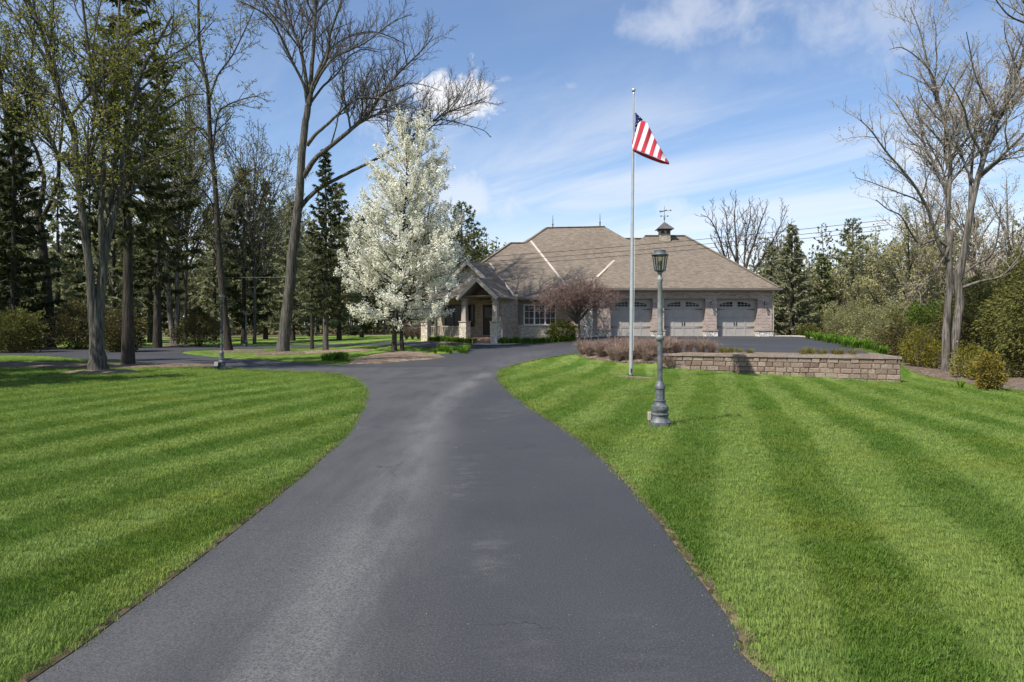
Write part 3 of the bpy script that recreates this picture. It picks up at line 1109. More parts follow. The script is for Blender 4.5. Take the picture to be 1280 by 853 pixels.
def scatter(name, P, rot, scl, meshes, pick):
    me = bpy.data.meshes.new(name)
    me.vertices.add(len(P))
    me.vertices.foreach_set('co', P.astype(np.float32).ravel())
    for nm, typ, val in (('rot', 'FLOAT_VECTOR', rot), ('scl', 'FLOAT_VECTOR', scl), ('pick', 'INT', pick)):
        a_ = me.attributes.new(nm, typ, 'POINT')
        a_.data.foreach_set('vector' if typ == 'FLOAT_VECTOR' else 'value', np.ascontiguousarray(val).ravel())
    o = link(name, me)
    ng = bpy.data.node_groups.new(name + '_scatter', 'GeometryNodeTree')
    ng.interface.new_socket('Geometry', in_out='INPUT', socket_type='NodeSocketGeometry')
    ng.interface.new_socket('Geometry', in_out='OUTPUT', socket_type='NodeSocketGeometry')
    N, L = ng.nodes, ng.links
    gi, go = N.new('NodeGroupInput'), N.new('NodeGroupOutput')
    jn = N.new('GeometryNodeJoinGeometry')
    for i, m_ in enumerate(meshes):
        src = bpy.data.objects.new(name + '_tuft', m_)
        oi = N.new('GeometryNodeObjectInfo')
        oi.inputs['Object'].default_value = src
        oi.inputs['As Instance'].default_value = True
        ip = N.new('GeometryNodeInstanceOnPoints')

        def att(nm, dt):
            a_ = N.new('GeometryNodeInputNamedAttribute')
            a_.data_type = dt
            a_.inputs['Name'].default_value = nm
            return a_.outputs['Attribute']
        cmp_ = N.new('FunctionNodeCompare')
        cmp_.data_type = 'INT'
        cmp_.operation = 'EQUAL'
        L.new(att('pick', 'INT'), cmp_.inputs[2])
        cmp_.inputs[3].default_value = i
        L.new(gi.outputs[0], ip.inputs['Points'])
        L.new(cmp_.outputs[0], ip.inputs['Selection'])
        L.new(oi.outputs['Geometry'], ip.inputs['Instance'])
        e2r = N.new('FunctionNodeEulerToRotation')
        L.new(att('rot', 'FLOAT_VECTOR'), e2r.inputs[0])
        L.new(e2r.outputs[0], ip.inputs['Rotation'])
        L.new(att('scl', 'FLOAT_VECTOR'), ip.inputs['Scale'])
        L.new(ip.outputs[0], jn.inputs[0])
    L.new(jn.outputs[0], go.inputs[0])
    md = o.modifiers.new('scatter', 'NODES')
    md.node_group = ng
    return o


def grass_points():
    r = np.random.default_rng(11)
    P = []
    for y0, y1, dens in ((.8, 5, 520), (5, 8, 330), (8, 12, 190), (12, 17, 110), (17, 24, 62), (24, 33, 30), (33, 50, 10)):
        xw = y1 * .80 + 4.5
        n = int((y1 - y0) * 2 * xw * dens)
        P.append(np.c_[r.uniform(-xw, xw, n), r.uniform(y0, y1, n)])
    P = np.concatenate(P)
    # a denser fringe along both edges of the drive
    for line in (right_edge, back):
        ln = np.array(line)
        ln = ln[(ln[:, 1] > 1.5) & (ln[:, 1] < 26)]
        seg = np.diff(ln, axis=0)
        L_ = np.hypot(*seg.T)
        for i in range(len(seg)):
            k = int(L_[i] * 60 * min(1, 8 / ln[i][1] + .25))
            t_ = r.random(k)[:, None]
            nrm = np.array([seg[i][1], -seg[i][0]]) / L_[i]
            P = np.r_[P, ln[i] + seg[i] * t_ + nrm * (.055 + np.abs(r.normal(0, .035, k)))[:, None]]
    ok = ~(inside(np.array(OUT), P) & ~inside(np.array(ISL), P)) & (np.abs(P[:, 0]) < P[:, 1] * .77 + 4.2)
    for m_ in MULCH:
        ok &= ~inside(m_, P)
    ok &= ~inside(PAD, P) & ~((P[:, 0] > 17.2) & (P[:, 1] > 15.6))
    ok &= ~inside(np.array([(-7, 44.3), (-2, 42), (3, 43.3), (6, 46), (6, 60), (-9, 60)]), P)
    P = P[ok]
    near = P[:, 1] < 26
    dr = np.minimum(poly_dist(np.array(right_edge), P, False), poly_dist(np.array(back), P, False))
    return P[~(near & (dr < .045) & (r.random(len(P)) < .85))]


gp = grass_points()
r_ = np.random.default_rng(5)
n_ = len(gp)
u_ = gp[:, 0] - .30 * gp[:, 1]
lean = np.sign(np.sin(u_ * 2 * math.pi / 1.35)) * .28
rot_ = np.c_[-lean + r_.normal(0, .08, n_), r_.normal(0, .1, n_), r_.uniform(-.6, .6, n_)]
sc_ = (np.clip(gp[:, 1] / 7, .85, 3.2) ** .62) * r_.uniform(.75, 1.25, n_)
hz_ = np.clip(1.0 - (gp[:, 1] - 8) * .012, .7, 1) * r_.uniform(.7, 1.2, n_)
tufts = [tuft_mesh('grass_tuft', 20 + k) for k in range(5)]
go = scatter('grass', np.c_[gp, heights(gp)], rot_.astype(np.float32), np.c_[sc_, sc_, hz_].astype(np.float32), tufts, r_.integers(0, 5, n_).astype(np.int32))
setp(go, 'short mown grass blades all over the lawn', 'grass', kind='stuff')
# ------------------------------------------------------------------ the house
HB = Vector((4, 48, 0.6))
house = empty('house', HB, 'low stone and brick house with brown hipped roofs, gabled porch and three garage doors', 'house')


def hpart(name, mb, mats, parent=None, **k):
    o = mb.build(name, mats, house if parent is None else parent, **k)
    return o


def HMB():
    return MB(HB)


def lay_roof(name, polys, thick=.16, mat='shingle'):
    """roof slopes with an underside, as one shell"""
    mb = HMB()
    for p in polys:
        mb.poly(p, 0)
        mb.poly([Vector(q) - Vector((0, 0, thick)) for q in reversed(p)], 1)
    me_faces = {}
    for p in polys:
        n = len(p)
        for i in range(n):
            a, b = tuple(p[i]), tuple(p[(i + 1) % n])
            if (b, a) in me_faces:
                del me_faces[(b, a)]
            else:
                me_faces[(a, b)] = 1
    for a, b in me_faces:
        mb.poly([a, b, Vector(b) - Vector((0, 0, thick)), Vector(a) - Vector((0, 0, thick))], 2)
    return mb


PIT = .81
# garage wing hip
gx0, gx1, gy0, gze, gr = 4.66, 17.5, 44.5, 4.05, 4.97
gzr = gze + PIT * gr
g_a, g_b, g_c, g_d = (gx0, gy0, gze), (gx1, gy0, gze), (gx1, gy0 + 2 * gr, gze), (gx0, gy0 + 2 * gr, gze)
g_l, g_r = (gx0 + gr, gy0 + gr, gzr), (gx1 - gr, gy0 + gr, gzr)
groof = hpart('roof', lay_roof('roof', [[g_a, g_b, g_r, g_l], [g_b, g_c, g_r], [g_c, g_d, g_l, g_r], [g_d, g_a, g_l]]), [M['shingle'], M['soffit'], M['fascia']])
groof['label'] = 'hipped roof over the garages, with a cupola'
# main block with the lower wing hip on its left
mze = 3.48
RL, RR = (2.67, 53.0, 9.15), (7.15, 52.5, 9.17)
Lr, Ll = (.97, 51.3, 7.775), (-.12, 51.3, 7.775)
e_l, e_r = (-5.42, 46.0, mze), (8.0, 46.0, mze)
b_l = (-5.42, 56.6, mze)
hipr = (13.2, 46.0, 4.3)
mroof = hpart('roof', lay_roof('roof', [[e_l, e_r, RR], [e_l, RR, RL], [e_l, RL, Lr], [e_l, Lr, Ll], [e_l, Ll, b_l], [Ll, Lr, b_l], [Lr, RL, (2.67, 58.5, 4.5)], [Lr, (2.67, 58.5, 4.5), b_l],
                                        [RL, RR, (9.0, 58.5, 4.5)], [RL, (9.0, 58.5, 4.5), (2.67, 58.5, 4.5)], [e_r, hipr, RR], [hipr, (13.2, 58.5, 4.5), RR], [RR, (13.2, 58.5, 4.5), (9.0, 58.5, 4.5)]]),
              [M['shingle'], M['soffit'], M['fascia']])
mroof['label'] = 'high main roof with two finials on its ridge'
# little ridge behind, between the two
br = [(7.6, 56.2, 8.72), (11.0, 56.2, 8.72)]
hpart('roof', lay_roof('roof', [[(3.2, 51.2, 4.6), (15.4, 51.2, 4.6), br[1], br[0]], [(15.4, 51.2, 4.6), (15.4, 61, 4.6), br[1]], [(15.4, 61, 4.6), (3.2, 61, 4.6), br[0], br[1]], [(3.2, 61, 4.6), (3.2, 51.2, 4.6), br[0]]]),
      [M['shingle'], M['soffit'], M['fascia']])


def strip(a, b, w, mat, name, up=(0, -.6, .8), lift=.05):
    mb = HMB()
    u = Vector(up).normalized() * lift
    mb.bar(Vector(a) + u, Vector(b) + u, w, .05, 0, up)
    return hpart(name, mb, M[mat])


ROOFS = [[g_a, g_b, g_r, g_l], [g_d, g_a, g_l], [e_l, e_r, RR], [e_l, RR, RL], [e_l, RL, Lr], [e_l, Lr, Ll], [e_r, hipr, RR]]


def on_roof(p0, p1, n=7):
    """polyline on the roof slopes between two sight lines"""
    out = []
    for k in range(n):
        f = k / (n - 1)
        d = Vector(((p0[0] + (p1[0] - p0[0]) * f - CX) / F, 1, (HY - p0[1] - (p1[1] - p0[1]) * f) / F))
        best = None
        for R in ROOFS:
            q = [Vector(v) for v in R]
            for i in range(1, len(q) - 1):
                h = intersect_ray_tri(q[0], q[i], q[i + 1], d, Vector((0, 0, EYE)), True)
                if h and (best is None or h.y < best[0].y):
                    nn = (q[i] - q[0]).cross(q[i + 1] - q[0]).normalized()
                    best = (h, nn if nn.z > 0 else -nn)
        if best:
            out.append(best[0] + best[1] * .035)
    return out


def valley(p0, p1, w):
    pts = on_roof(p0, p1)
    mb = HMB()
    for a, b in zip(pts, pts[1:]):
        mb.bar(a, b + (b - a) * .02, w, .05, 0, (0, -.6, .8))
    return hpart('valley_strip', mb, M['flash'])


valley((663.5, 302), (708, 358), .15)
valley((768, 326.3), (746.5, 347), .14)
# ridge caps
for a, b in ((g_l, g_r), (RL, RR), (Lr, Ll), br, (g_b, g_r), (e_l, Ll), (Lr, RL)):
    mb = HMB()
    mb.bar(Vector(a) + Vector((0, 0, .02)), Vector(b) + Vector((0, 0, .02)), .26, .07)
    hpart('ridge_cap', mb, M['shingle'], bevel=.02)

# ---- porch frame of reference: turned to the left of the camera
O2 = Vector((-2.05, 43.6, 0))
TH = math.radians(-30)
PM = Matrix.Translation(O2) @ Matrix.Rotation(TH, 4, 'Z')


def pl(lx, ly, z):
    return PM @ Vector((lx, ly, z))


# P gable roof (behind) and E gable roof (entry, in front)
Fk = pl(-2.37, 2.09, 6.02)
Fr, Fl = pl(.73, 2.09, 3.48), pl(-5.47, 2.09, 3.48)
dv = pl(0, 5.2, 0) - pl(0, 0, 0)
proof = hpart('roof', lay_roof('roof', [[Fk, Fr, Fr + dv, Fk + dv][::-1], [Fk, Fk + dv, Fl + dv, Fl][::-1]]), [M['shingle'], M['soffit'], M['fascia']])
proof['label'] = 'gabled roof behind the entry porch'
Ek, Er, El = pl(0, -.35, 4.64), pl(1.52, -.35, 3.38), pl(-1.52, -.35, 3.38)
dv2 = pl(0, 3.4, 0) - pl(0, 0, 0)
dv3 = dv2 * .46
eroof = hpart('roof', lay_roof('roof', [[Ek, Er, Er + dv3, Ek + dv2][::-1], [Ek, Ek + dv2, El + dv2, El][::-1]], .12), [M['shingle'], M['soffit'], M['fascia']])
eroof['label'] = 'small gabled roof of the entry porch'


def meet(p, d):
    for R in ROOFS:
        q = [Vector(v) for v in R]
        for i in range(1, len(q) - 1):
            h = intersect_ray_tri(q[0], q[i], q[i + 1], d, p, True)
            if h:
                return h
    return None


v0, v1 = meet(Fk, dv), meet(Fr + (Fk - Fr) * .03, dv)
if v0 and v1:
    strip(v0, v1, .13, 'flash', 'valley_strip', (.1, -.62, .78), .05)
# rakes
for k_, r0, l0, nm in ((Fk, Fr, Fl, 'rake'), (Ek, Er, El, 'rake')):
    for q in (r0, l0):
        mb = HMB()
        off = (pl(0, -.05, 0) - pl(0, 0, 0))
        mb.bar(k_ + off - Vector((0, 0, .11)), q + off - Vector((0, 0, .11)), .07, .22, 0, (0, 0, 1))
        hpart('rake_board', mb, M['cream_trim'])


# ---- walls
def wallbox(*a, name='wall', mat='stone_wall', M4=None, label=None):
    mb = HMB()
    mb.box(*a, 0, M4)
    o = hpart(name, mb, M[mat])
    if label:
        o['label'] = label
    return o


# garage wing
mb = HMB()
for x0, x1 in ((5.0, 6.5), (9.28, 10.03), (12.76, 13.5), (16.2, 17.14)):
    mb.box(x0, x1, 45.0, 45.56, .4, 3.36)
mb.box(5.0, 17.14, 45.0, 45.56, 3.363, 3.93)
mb.box(16.78, 17.14, 45.563, 54.0, .4, 3.93)
mb.box(5.0, 5.36, 45.563, 54.0, .4, 3.93)
hpart('wall', mb, M['brick'])['label'] = 'brick front wall of the garages'
for x0, x1 in ((6.5, 9.28), (10.03, 12.76), (13.5, 16.2)):   # soldier course over each opening, keystone
    mb = HMB()
    for k in range(int((x1 - x0) / .085)):
        mb.box(x0 + k * .085 + .005, x0 + k * .085 + .08, 44.985, 45.01, 3.37, 3.60)
    mb.box((x0 + x1) / 2 - .09, (x0 + x1) / 2 + .09, 44.96, 45.01, 3.36, 3.66)
    hpart('door_lintel', mb, M['brick'])
for x0, x1 in ((9.28, 10.03), (12.76, 13.5), (16.2, 17.14)):
    mb = HMB()
    mb.box(x0 - .05, x1 + .05, 44.90, 45.56, .4, 1.22)
    o = hpart('stone_base', mb, M['stone_pale'])
    mb = HMB()
    mb.box(x0 - .09, x1 + .09, 44.85, 45.55, 1.223, 1.30)
    mb.build('base_cap', M['cap'], o, bevel=.01)
mb = HMB()
mb.box(4.9, 6.54, 44.90, 45.56, .4, 1.22)
o = hpart('stone_base', mb, M['stone_pale'])
mb = HMB()
mb.box(4.86, 6.58, 44.85, 45.55, 1.223, 1.30)
mb.build('base_cap', M['cap'], o, bevel=.01)
mb = HMB()
mb.box(4.55, 5.3, 44.72, 45.3, .4, 3.60)
hpart('stone_pier', mb, M['stone_pale'])
# eave gutter + downspout
mb = HMB()
mb.box(gx0, gx1, gy0 - .11, gy0 - .005, gze - .15, gze - .02)
mb.box(gx1 + .005, gx1 + .11, gy0 - .11, gy0 + 8, gze - .15, gze - .02)
hpart('gutter', mb, M['fascia'])
mb = HMB()
mb.tube([(17.4, 44.45, 3.9), (17.3, 44.6, 3.7), (17.21, 44.93, 3.5), (17.21, 44.94, 1.0)], .045, 6)
hpart('downspout', mb, M['taupe'])
mb = HMB()
mb.box(gx0 + .02, gx1 - .02, gy0 + .01, gy0 + .5, gze - .2, gze - .165)
hpart('soffit', mb, M['soffit'])


def arch_pts(x0, x1, z0, z1, za0, za1, n=5):
    """pane: flat bottom z0, top follows an arch from za0 to za1"""
    return [(x0, z0), (x1, z0)] + [(x1 + (x0 - x1) * k / n, za1 + (za0 - za1) * k / n) for k in range(n + 1)]


for (x0, x1) in ((6.5, 9.28), (10.03, 12.76), (13.5, 16.2)):
    cx, w = (x0 + x1) / 2, (x1 - x0)
    mb = HMB()
    yb, z0, zt = 45.46, .87, 3.358
    mb.box(x0 + .002, x1 - .002, yb, yb + .06, z0, zt)
    # four rows of sections, each with raised rails
    rows = [z0, z0 + .62, z0 + 1.24, z0 + 1.86, zt]
    for k in range(4):
        mb.box(x0 + .01, x1 - .01, yb - .022, yb - .001, rows[k] + .012, rows[k] + .07)
        mb.box(x0 + .01, x1 - .01, yb - .022, yb - .001, rows[k + 1] - .07, rows[k + 1] - .012)
        for q in (0, .25, .5, .75, 1.0):
            xc = x0 + .06 + (w - .12) * q
            mb.box(xc - .045, xc + .045, yb - .0215, yb - .0012, rows[k] + .072, rows[k + 1] - .072)
    gd = hpart('garage_door', mb, M['garage_door'])
    # frame on the sides
    mb = HMB()
    mb.box(x0 + .002, x0 + .07, yb - .06, yb - .024, z0, zt - .07)
    mb.box(x1 - .07, x1 - .002, yb - .06, yb - .024, z0, zt - .07)
    mb.box(x0 + .002, x1 - .002, yb - .06, yb - .024, zt - .068, zt)
    mb.build('door_frame', M['taupe'], gd)
    for sgn in (-1, 1):
        mb = HMB()
        a0, a1 = cx + sgn * .16, cx + sgn * (w / 2 - .30)
        lo, hi = min(a0, a1), max(a0, a1)
        zb = z0 + 1.98
        for k in range(4):
            p0, p1 = lo + (hi - lo) * k / 4 + .018, lo + (hi - lo) * (k + 1) / 4 - .018

            def arc(x):
                return zb + .32 - .17 * ((x - cx) / (w / 2 - .3)) ** 2
            zm = zb + .12
            mb.prism([(p0, zb), (p1, zb), (p1, zm), (p0, zm)], yb - .030, yb - .0235)
            mb.prism([(p0, zm + .03), (p1, zm + .03), (p1, arc(p1)), (p0, arc(p0))], yb - .030, yb - .0235)
        mb.build('window', M['glass'], gd)
        for hz in (rows[1] + .0, rows[3] - .07):
            mb = HMB()
            xe = cx + sgn * (w / 2 - .07)
            xi = xe - sgn * .52
            mb.prism([(xe, hz - .035), (xe, hz + .035), (xi, hz + .008), (xi - sgn * .03, hz), (xi, hz - .008)], yb - .034, yb - .0232)
            mb.build('hinge', M['black_metal'], gd)
        mb = HMB()
        xh = cx + sgn * .07
        mb.box(xh - .025, xh + .025, yb - .055, yb - .024, z0 + .72, z0 + .98)
        mb.build('handle', M['black_metal'], gd)

# sconces
for x in (6.3, 9.65, 13.13, 16.67):
    zc = 2.95
    mb = HMB()
    mb.box(x - .05, x + .05, 44.96, 45.005, zc - .02, zc + .2)
    mb.tube([(x, 44.96, zc + .14), (x, 44.86, zc + .2), (x, 44.80, zc + .12)], .014, 6)
    mb.lathe((x, 44.80, zc), [(.02, .13), (.10, .05), (.10, .035)], 8)
    o = hpart('wall_lantern', mb, M['black_metal'])
    mb = HMB()
    mb.lathe((x, 44.80, zc), [(.03, -.24), (.06, -.22), (.06, -.2)], 8)
    mb.build('lantern_base', M['black_metal'], o)
    mb = HMB()
    mb.lathe((x, 44.80, zc), [(.055, -.2), (.085, .034)], 8)
    mb.build('lantern_glass', M['lamp_glass'], o)

# main front wall, with the wide window
wx0, wx1, wz0, wz1 = .80, 3.0, 1.62, 3.02
mb = HMB()
yF, yB = 46.62, 46.95
mb.box(.06, wx0, yF, yB, .3, 3.37)
mb.box(wx1, 5.0, yF, yB, .3, 3.37)
mb.box(wx0, wx1, yF + .002, yB, wz1, 3.37)
hpart('wall', mb, M['stone_wall'])['label'] = 'front wall with the wide window'
mb = HMB()
mb.box(.06, 4.99, yF - .06, yB, .3, wz0 - .09)
sb = hpart('stone_base', mb, M['stone'])
mb = HMB()
mb.box(.03, 5.0, yF - .11, yB - .02, wz0 - .087, wz0 - .003)
mb.build('base_cap', M['cream_trim'], sb, bevel=.01)
mb = HMB()
for a, b in ((wx0, wx0 + .07), (wx1 - .07, wx1)):
    mb.box(a, b, yF + .03, yF + .14, wz0, wz1)
for q in (1 / 3, 2 / 3):
    xc = wx0 + (wx1 - wx0) * q
    mb.box(xc - .05, xc + .05, yF + .03, yF + .14, wz0 + .07, wz1 - .07)
mb.box(wx0 + .072, wx1 - .072, yF + .032, yF + .14, wz0, wz0 + .068)
mb.box(wx0 + .072, wx1 - .072, yF + .032, yF + .14, wz1 - .068, wz1)
win = hpart('window', mb, M['white_paint'])
mb = HMB()
mb.box(wx0 + .05, wx1 - .05, yF + .10, yF + .12, wz0 + .03, wz1 - .03)
mb.build('pane', M['glass'], win)
mb = HMB()
for q in range(3):
    xa = wx0 + (wx1 - wx0) * q / 3
    xm = xa + (wx1 - wx0) / 6
    mb.box(xm - .014, xm + .014, yF + .07, yF + .098, wz0 + .07, wz1 - .07)
    for zz in (1 / 3, 2 / 3):
        zc = wz0 + (wz1 - wz0) * zz
        for s0, s1 in ((xa + .055, xm - .016), (xm + .016, xa + (wx1 - wx0) / 3 - .055)):
            mb.box(s0, s1, yF + .07, yF + .098, zc - .013, zc + .013)
mb.build('glazing_bars', M['white_paint'], win)
mb = HMB()
mb.box(wx0 - .47, wx0 - .03, yF - .045, yF - .003, wz0, wz1)
for k in range(16):
    zc = wz0 + .1 + k * (wz1 - wz0 - .2) / 15
    mb.box(wx0 - .42, wx0 - .08, yF - .06, yF - .046, zc - .02, zc + .018)
hpart('shutter', mb, M['shutter_taupe'])
mb = HMB()
mb.box(.0, 5.0, 45.89, 45.995, mze - .15, mze - .02)
hpart('gutter', mb, M['fascia'])
# left end and back of the house
mb = HMB()
mb.box(-4.9, -4.55, 49.2, 56.0, .3, 3.3)
mb.box(-4.9, 17.1, 56.0, 56.3, .3, 4.2)
hpart('wall', mb, M['stone_wall'])

# porch: gable wall, entry
mb = HMB()
mb.prism([(-5.2, .3), (1.0, .3), (1.0, 3.2), (.5, 3.45), (-2.37, 5.86), (-5.24, 3.45), (-5.2, 3.2)], 2.55, 2.85, 0, PM)
gw = hpart('wall', mb, M['stone_wall'])
gw['label'] = 'gabled stone wall behind the porch'
mb = HMB()
mb.prism([(.1, 3.75), (-2.37, 5.80), (-4.84, 3.75)], 2.50, 2.546, 0, PM)
hpart('gable_stone', mb, M['stone'])
wallbox(.9, 1.12, .95, 2.95, .3, 3.45, mat='stone_wall', M4=PM)
wallbox(-5.2, -4.9, 2.853, 6.2, .3, 3.3, mat='stone_wall', M4=PM)
wallbox(.06, .36, 45.62, 46.61, .3, 3.36)
# soffit / ceiling of the entry with two round lights
mb = HMB()
mb.box(-1.5, 1.05, .1, 2.54, 3.46, 3.52, 0, PM)
hpart('ceiling', mb, M['taupe'])
mb = HMB()
mb.prism([(-1.42, 3.46), (1.42, 3.46), (0, 4.52)], 1.25, 1.3, 0, PM)
hpart('porch_gable_panel', mb, M['taupe'])
for lx, ly, zc in ((.0, 1.18, 4.02), (-.15, 1.9, 3.44)):
    mb = HMB()
    c = pl(lx, ly, zc)
    mb.lathe(c, [(.05, -.10), (.17, -.07), (.18, .0)], 14)
    hpart('ceiling_light', mb, M['glow'])
# entry door
mb = HMB()
mb.box(-1.36, -.42, 2.50, 2.546, .95, 3.0, 0, PM)
dr = hpart('front_door', mb, M['dark_door'])
mb = HMB()
mb.box(-1.44, -1.365, 2.47, 2.546, .95, 3.08, 0, PM)
mb.box(-.415, -.34, 2.47, 2.546, .95, 3.08, 0, PM)
mb.box(-1.362, -.418, 2.47, 2.546, 3.005, 3.08, 0, PM)
mb.build('door_frame', M['taupe'], dr)
mb = HMB()
mb.box(-1.27, -1.21, 2.44, 2.498, 1.9, 2.1, 0, PM)
mb.build('handle', M['black_metal'], dr)
mb = HMB()
mb.box(-1.2, -.6, 2.485, 2.498, 2.1, 2.8, 0, PM)
mb.build('pane', M['glass'], dr)
for a, b in ((-2.60, -2.12), (-4.45, -3.05)):
    mb = HMB()
    mb.box(a, b, 2.49, 2.546, 1.55, 2.95, 0, PM)
    w_ = hpart('window', mb, M['glass'])
    mb = HMB()
    for x0, x1, z0, z1 in ((a - .06, a, 1.49, 3.01), (b, b + .06, 1.49, 3.01), (a + .001, b - .001, 1.49, 1.548), (a + .001, b - .001, 2.952, 3.01), ((a + b) / 2 - .02, (a + b) / 2 + .02, 1.551, 2.949)):
        mb.box(x0, x1, 2.45, 2.546, z0, z1, 0, PM)
    mb.build('frame', M['shutter'], w_)
# piers, posts, beam
for lx in (1.18, -1.16, -4.25):
    mb = HMB()
    mb.box(lx - .26, lx + .26, -.26, .26, .35, 1.80, 0, PM)
    pr = hpart('pier', mb, M['stone'])
    mb = HMB()
    mb.box(lx - .30, lx + .30, -.30, .30, 1.803, 1.87, 0, PM)
    mb.build('pier_cap', M['taupe'], pr, bevel=.01)
    mb = HMB()
    a, b = .175, .135
    pts = [(lx - a, -a, 1.873), (lx + a, -a, 1.873), (lx + a, a, 1.873), (lx - a, a, 1.873), (lx - b, -b, 3.22), (lx + b, -b, 3.22), (lx + b, b, 3.22), (lx - b, b, 3.22)]
    mb.faces([PM @ Vector(p) for p in pts], [(0, 3, 2, 1), (4, 5, 6, 7), (0, 1, 5, 4), (1, 2, 6, 5), (2, 3, 7, 6), (3, 0, 4, 7)])
    mb.box(lx - .2, lx + .2, -.2, .2, 3.223, 3.30, 0, PM)
    mb.box(lx - .18, lx + .18, -.18, .18, 2.95, 3.0, 0, PM)
    hpart('post', mb, M['taupe'])
mb = HMB()
mb.box(-1.5, -1.34, -.3, 2.4, 3.30, 3.45, 0, PM)
mb.box(1.06, 1.4, -.25, 2.4, 3.303, 3.44, 0, PM)
mb.box(-4.6, -1.52, -.12, .1, 3.30, 3.46, 0, PM)
hpart('porch_beam', mb, M['taupe'])
mb = HMB()
A4 = [pl(-5.3, -.5, 3.46), pl(-1.6, -.5, 3.46), pl(-1.6, 2.5, 3.85), pl(-5.3, 2.5, 3.85)]
mb.faces(A4 + [q + Vector((0, 0, -.12)) for q in A4], [(0, 1, 2, 3), (7, 6, 5, 4), (0, 4, 5, 1), (1, 5, 6, 2), (2, 6, 7, 3), (3, 7, 4, 0)])
hpart('porch_roof', mb, M['shingle'])
# railing
mb = HMB()
mb.box(-3.98, -1.43, -.03, .03, 1.50, 1.56, 0, PM)
mb.box(-3.98, -1.43, -.025, .025, .86, .91, 0, PM)
for k in range(20):
    x = -3.92 + k * (2.42 / 19)
    mb.box(x - .016, x + .016, -.016, .016, .911, 1.499, 0, PM)
hpart('railing', mb, M['taupe'])
# porch floor and brick steps
mb = HMB()
mb.box(-4.5, 1.1, .27, 2.54, .3, .80, 0, PM)
mb.box(-.88, .88, -.05, .265, .3, .78, 0, PM)
mb.box(-.88, .88, -.40, -.052, .3, .64, 0, PM)
hpart('porch_steps', mb, M['step'])

# finials
for px, py0, py1, Y in ((691, 287, 269, 52.98), (750, 284.5, 267, 52.6)):
    a, b = P3(px, py0, Y), P3(px, py1, Y)
    h = b.z - a.z
    mb = HMB()
    mb.lathe(a, [(.10, -.15), (.10, .05), (.05, .10), (.045, h * .3), (.075, h * .33), (.075, h * .37), (.035, h * .42), (.025, h * .7), (.008, h)], 10)
    hpart('finial', mb, M['cupola_roof'], smooth=True)
# cupola
cc = P3(830.5, 295, 49.2)
mb = HMB()
mb.box(cc.x - .36, cc.x + .36, cc.y - .36, cc.y + .36, cc.z - .45, cc.z + .34)
cup = hpart('cupola', mb, M['stone_wall'])
mb = HMB()
mb.box(cc.x - .42, cc.x + .42, cc.y - .42, cc.y + .42, cc.z + .343, cc.z + .44)
for sx in (-1, 1):
    mb.box(cc.x + sx * .2 - .12, cc.x + sx * .2 + .12, cc.y - .375, cc.y - .361, cc.z + .12, cc.z + .32)
mb.build('louver_band', M['shutter'], cup)
mb = HMB()
e_ = .60
top = (cc.x, cc.y, cc.z + 1.02)
q = [(cc.x - e_, cc.y - e_, cc.z + .44), (cc.x + e_, cc.y - e_, cc.z + .44), (cc.x + e_, cc.y + e_, cc.z + .44), (cc.x - e_, cc.y + e_, cc.z + .44)]
mb.faces(q + [top], [(0, 1, 4), (1, 2, 4), (2, 3, 4), (3, 0, 4), (3, 2, 1, 0)])
mb.build('cupola_roof', M['cupola_roof'], cup)
mb = HMB()
zt = cc.z + 1.0
mb.tube([(cc.x, cc.y, zt), (cc.x, cc.y, zt + 1.15)], [.022, .012], 6)
mb.lathe((cc.x, cc.y, zt + .12), [(.01, 0), (.055, .05), (.05, .22), (.01, .30)], 8)
mb.tube([(cc.x - .24, cc.y, zt + .42), (cc.x + .24, cc.y, zt + .42)], .012, 5)
mb.tube([(cc.x, cc.y - .24, zt + .42), (cc.x, cc.y + .24, zt + .42)], .012, 5)
for sx in (-1, 1):
    mb.box(cc.x + sx * .24 - .045, cc.x + sx * .24 + .045, cc.y - .01, cc.y + .01, zt + .37, zt + .47)
mb.tube([(cc.x - .32, cc.y, zt + .75), (cc.x + .46, cc.y, zt + .83)], .014, 5)
mb.prism([(cc.x + .40, zt + .76), (cc.x + .40, zt + .90), (cc.x + .54, zt + .845)], cc.y - .01, cc.y + .01)
mb.prism([(cc.x - .34, zt + .68), (cc.x - .16, zt + .72), (cc.x + .06, zt + .77), (cc.x + .24, zt + .86), (cc.x + .1, zt + .88), (cc.x - .02, zt + .82), (cc.x - .2, zt + .80), (cc.x - .36, zt + .82)], cc.y - .012, cc.y + .012)
mb.build('weathervane', M['cupola_roof'], cup)

# hose reel pipe by the porch and pale walk
mb = HMB()
hx = pl(1.0, .6, 0)
mb.tube([(hx.x + .38, hx.y + 1.0, 1.35), (hx.x + .34, hx.y + .9, 1.42), (hx.x + .42, hx.y + .85, 1.2), (hx.x + .44, hx.y + .9, .7)], .04, 6)
hpart('garden_pipe', mb, M['white_paint'])
walk = drape('front_walk', [pl(-1.0, -.42, 0)[:2], pl(1.15, -.42, 0)[:2], (.6, 42.55), (-.2, 42.12), (-1.6, 41.88), (-2.4, 42.05)], (), .4, .03, M['concrete'])
setp(walk, kind='structure')
apron = drape('stone_edging', [(17.2, 45.0), (17.6, 44.9), (19.4, 44.6), (20.4, 44.2), (20.5, 44.7), (19.0, 45.5), (17.2, 45.6)], (), .4, .06, M['concrete'])
setp(apron, kind='structure')

# ------------------------------------------------------------------ retaining wall (split-face blocks)
wb = Vector((10, 26.4, 0))
wl = empty('retaining_wall', wb, 'low brown split-face block retaining wall holding up the garage court', 'wall')
A_, B_, C_ = Vector((*WALL_A, 0)), Vector((*WALL_B, 0)), Vector((*WALL_C, 0))


